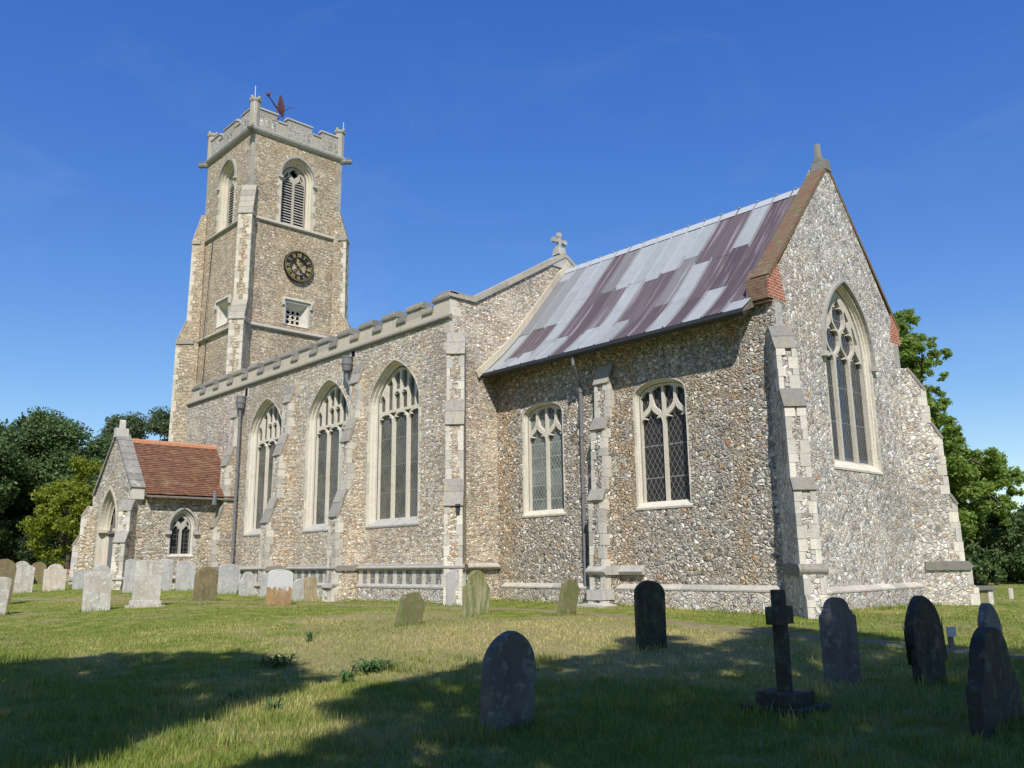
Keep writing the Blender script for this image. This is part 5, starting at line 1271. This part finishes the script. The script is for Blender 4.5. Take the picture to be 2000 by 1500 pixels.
ca_ = shade_clusters(SHA, .42, 10, 12.5, ((150,1345,45),)); cb_ = shade_clusters(SHB, .42, 10, 13, ((1090,1335,30),(1560,1250,30)))
tree((2.5, -9.0, 0.0), ca_, 'shade', .085, 1400, 'leafy tree behind the viewpoint whose crown shades the left lawn', r0=.35, fork=.55, limbs=40)
tree((8.5, -4.5, 0.05), cb_, 'shade', .085, 1400, 'leafy tree overhanging the viewpoint, shading the right lawn and graves', r0=.4, fork=.55, limbs=60)

for i, (bx, by, hh, lab) in enumerate(((16, -9, 15, 'tall added tree behind the viewpoint, first of the unseen row screening foreground skylight'), (9, -17, 16, 'tall added tree behind the viewpoint, middle of the unseen row screening foreground skylight'), (-3, -19, 14, 'tall added tree behind the viewpoint, last of the unseen row screening foreground skylight'), (19, 3, 14, 'tall added tree at the right of the viewpoint, outside the picture, screening skylight'))):  # unseen trees added to block sky light and deepen the foreground shade
    cl = []
    while len(cl) < 60:
        v = rng.uniform(-1, 1, 3)
        if v @ v < 1: cl.append((bx+v[0]*5.5, by+v[1]*5.5, hh*.62+v[2]*hh*.36, rng.uniform(.8, 1.6)))
    tree((bx, by, gzf(bx, by)), cl, 'deep', .34, 60, lab, r0=.35, fork=.4, limbs=16)
# ------------------------------------------------------------------ grass (nobody could count it)
def hash_noise(x, y, s, seed):
    g = np.random.default_rng(seed).random((64, 64)); u = x/s; v = y/s; i = np.floor(u).astype(int); j = np.floor(v).astype(int); fu = u-i; fv = v-j
    fu = fu*fu*(3-2*fu); fv = fv*fv*(3-2*fv)
    q = lambda a, b: g[a % 64, b % 64]
    return (q(i, j)*(1-fu)+q(i+1, j)*fu)*(1-fv)+(q(i, j+1)*(1-fu)+q(i+1, j+1)*fu)*fv
fwd = cf[:2]/np.linalg.norm(cf[:2]); rgt = np.array([-fwd[1], fwd[0]])*-1
def scatter(n, d0, d1, spread=.72):
    d = np.sqrt(rng.uniform(d0*d0, d1*d1, n)); l = rng.uniform(-spread, spread, n)*d; p = fwd[None]*d[:, None]+rgt[None]*l[:, None]; return p, d
def dryness(x, y):
    n = .55*hash_noise(x, y, 2.6, 3)+.3*hash_noise(x, y, .8, 4)+.15*hash_noise(x, y, .3, 5)
    c = np.exp(-(((x+12.5)/5.5)**2+((y-11.0)/4.0)**2))                 # the parched strip
    return n+.40*c-.115
parts = []
for n, d0, d1, hh, ww in ((90000, 3.2, 7, .075, .0042), (100000, 7, 12, .065, .006), (90000, 12, 20, .05, .009), (60000, 20, 34, .045, .014), (26000, 34, 60, .05, .03)):
    p, d = scatter(n, d0, d1); parts.append((p, d, np.full(n, hh), np.full(n, ww)))
Pg = np.concatenate([a[0] for a in parts]); Dg = np.concatenate([a[1] for a in parts]); Hg = np.concatenate([a[2] for a in parts]); Wg = np.concatenate([a[3] for a in parts])
# taller tufts along wall feet and round the stones
ex, ey = [], []
for (x, y, w, n_) in STONE_XY:
    k = 110; ex.append(x+rng.normal(size=k)*.12); ey.append(y+rng.uniform(-.7, .7, k)*w)
for a, b in (((-34, 15.0), (-20.2, 15.95)), ((-19.9, 17.85), (-10, 17.85)), ((-9.75, 18.6), (-9.6, 25)), ((-38.5, 11.4), (-34, 11.4))):
    k = 1600; t = rng.random(k); ex.append(a[0]+(b[0]-a[0])*t+rng.normal(size=k)*.12); ey.append(a[1]+(b[1]-a[1])*t-np.abs(rng.normal(size=k))*.12)
cx_, cd_ = scatter(420, 3.4, 15)                       # coarse tussocks of longer grass
tk = hash_noise(cx_[:, 0], cx_[:, 1], 1.4, 21) > .45
nt0 = sum(len(a) for a in ex)
for (qx, qy) in cx_[tk]: k = 46; ex.append(qx+rng.normal(size=k)*.09); ey.append(qy+rng.normal(size=k)*.09)
ex = np.concatenate(ex); ey = np.concatenate(ey); q = np.stack([ex, ey], 1)
Pg = np.concatenate([Pg, q]); Dg = np.concatenate([Dg, q@fwd]); Hg = np.concatenate([Hg, np.where(np.arange(len(q)) < nt0, .10, .12)]); Wg = np.concatenate([Wg, np.where(np.arange(len(q)) < nt0, .012, .0075)])
x, y = Pg[:, 0], Pg[:, 1]
# off the building and mostly off the path
keep = ~((y > 16.0) & (x > -39) & (x < -20) | (y > 17.9) & (x > -20.1) & (x < -9.8) & (y < 26) | (x > -38.8) & (x < -33.9) & (y > 11.8))
dp_ = np.full(len(x), 9.0)
for a in PC: dp_ = np.minimum(dp_, np.hypot(x-a[0], y-a[1]))
keep &= (dp_ > .38) | (rng.random(len(x)) < .12)
Pg, Dg, Hg, Wg, x, y = Pg[keep], Dg[keep], Hg[keep], Wg[keep], x[keep], y[keep]; n = len(x)
dry = np.clip((dryness(x, y)-.47)*3.2+rng.normal(size=n)*.22, 0, 1)
tuft = hash_noise(x, y, .55, 9); rough = np.clip(1.6-Dg/11, 0, 1)
Hb = Hg*(.55+.9*rng.random(n))*(1+.8*rough*(tuft > .62)*(rng.random(n) < .5))
ang = rng.random(n)*2*PI; lean = (.25+.75*rng.random(n))*Hb*.75; ca2, sa2 = np.cos(ang), np.sin(ang)
z = gz(x, y); B = np.stack([x, y, z-.012], 1); wv_ = np.stack([-sa2, ca2, 0*ca2], 1)*(Wg*(.6+.8*rng.random(n)))[:, None]*.5; ld = np.stack([ca2, sa2, 0*ca2], 1)*lean[:, None]; up_ = np.array([0, 0, 1.0])
V = np.stack([B-wv_, B+wv_, B+wv_*.75+ld*.35+up_*(Hb*.6)[:, None], B-wv_*.75+ld*.35+up_*(Hb*.6)[:, None], B+ld+up_*Hb[:, None]], 1).reshape(-1, 3)
me = bpy.data.meshes.new('grass'); me.vertices.add(5*n); me.vertices.foreach_set('co', V.astype(np.float32).ravel())
idx = np.arange(n)[:, None]*5; L_ = np.concatenate([idx+np.array([0, 1, 2, 3]), idx+np.array([3, 2, 4])], 1).astype(np.int32).ravel()
me.loops.add(7*n); me.loops.foreach_set('vertex_index', L_); ls = (np.arange(n)[:, None]*7+np.array([0, 4])).astype(np.int32).ravel(); me.polygons.add(2*n); me.polygons.foreach_set('loop_start', ls); me.update(calc_edges=True)
at_ = me.attributes.new('tint', 'FLOAT_COLOR', 'POINT'); rr_ = rng.random(n); tc_ = np.stack([dry, rr_, tuft, np.ones(n)], 1).repeat(5, 0); at_.data.foreach_set('color', tc_.astype(np.float32).ravel())
def bladematt():
    k = NT('grass blades', .6, .25); a = k.n('ShaderNodeAttribute', attribute_name='tint'); sp = k.n('ShaderNodeSeparateColor'); k.l(a.outputs['Color'], sp.inputs[0])
    g = k.ramp(sp.outputs[1], [(0,(.105,.175,.022)),(.5,(.195,.26,.038)),(1,(.32,.335,.075))]); d = k.ramp(sp.outputs[1], [(0,(.40,.34,.11)),(.6,(.56,.48,.18)),(1,(.66,.59,.28))])
    c = k.mix(sp.outputs[0], g, d); k.col(c); t = k.n('ShaderNodeBsdfTranslucent'); k.l(c, t.inputs[0]); m_ = k.n('ShaderNodeMixShader'); m_.inputs[0].default_value = .3
    k.l(k.b.outputs[0], m_.inputs[1]); k.l(t.outputs[0], m_.inputs[2]); k.l(m_.outputs[0], k.out.inputs[0]); return k.m
me.materials.append(bladematt()); go = bpy.data.objects.new('grass', me); COL.objects.link(go); tag(go, 'short sunlit and shaded grass covering the churchyard lawn', 'grass', kind='stuff')

# broad-leaved weeds standing out of the lawn
def weed(px, py, rad, nl, label, hgt=.22):
    P, _ = pix(px, py); root = MB()
    for i in range(nl):
        a = random.random()*2*PI; l = rad*random.uniform(.6, 1.3); up = hgt*random.uniform(.25, .8); w = random.uniform(.01, .022); o = Vector((random.gauss(0, rad*.35), random.gauss(0, rad*.35), 0)); d = Vector((math.cos(a), math.sin(a), 0)); sd = Vector((-d.y, d.x, 0))
        ps = [o, o+d*l*.3+Vector((0, 0, up*.75)), o+d*l*.7+Vector((0, 0, up)), o+d*l+Vector((0, 0, up*.7))]; ws = [w*.3, w, w*.9, .002]; A = [p-sd*q for p, q in zip(ps, ws)]; B_ = [p+sd*q for p, q in zip(ps, ws)]
        root.add(A+B_, [(0,4,5,1),(1,5,6,2),(2,6,7,3)])
    o = root.build('weed_plant', leafweed, None, fix=False); o.location = P; tag(o, label, 'weed', 'broad-leaved weeds in the lawn'); return o
leafweed = leafmat('weed leaf', (.05,.115,.035), (.075,.155,.05), (.11,.19,.06), .35)
weed(720, 1312, .34, 90, 'largest clump of broad green weeds, in sun at the middle of the lawn')
weed(540, 1300, .32, 70, 'clump of dark weeds on the edge of the left tree shadow')
weed(605, 1255, .09, 16, 'small upright weed tuft farthest from the viewer on dry grass', .26)
weed(680, 1335, .14, 18, 'small weed just below the largest clump')
weed(460, 1365, .16, 18, 'weed clump in the left shadow near its lit border', .16)
weed(440, 1385, .13, 16, 'pale leafy weed in the lit band left of centre', .16)
weed(540, 1385, .14, 18, 'leafy weed in the lit band between both tree shadows', .17)
weed(1250, 1222, .12, 14, 'tiny green weed left of the tall dark headstone', .1)
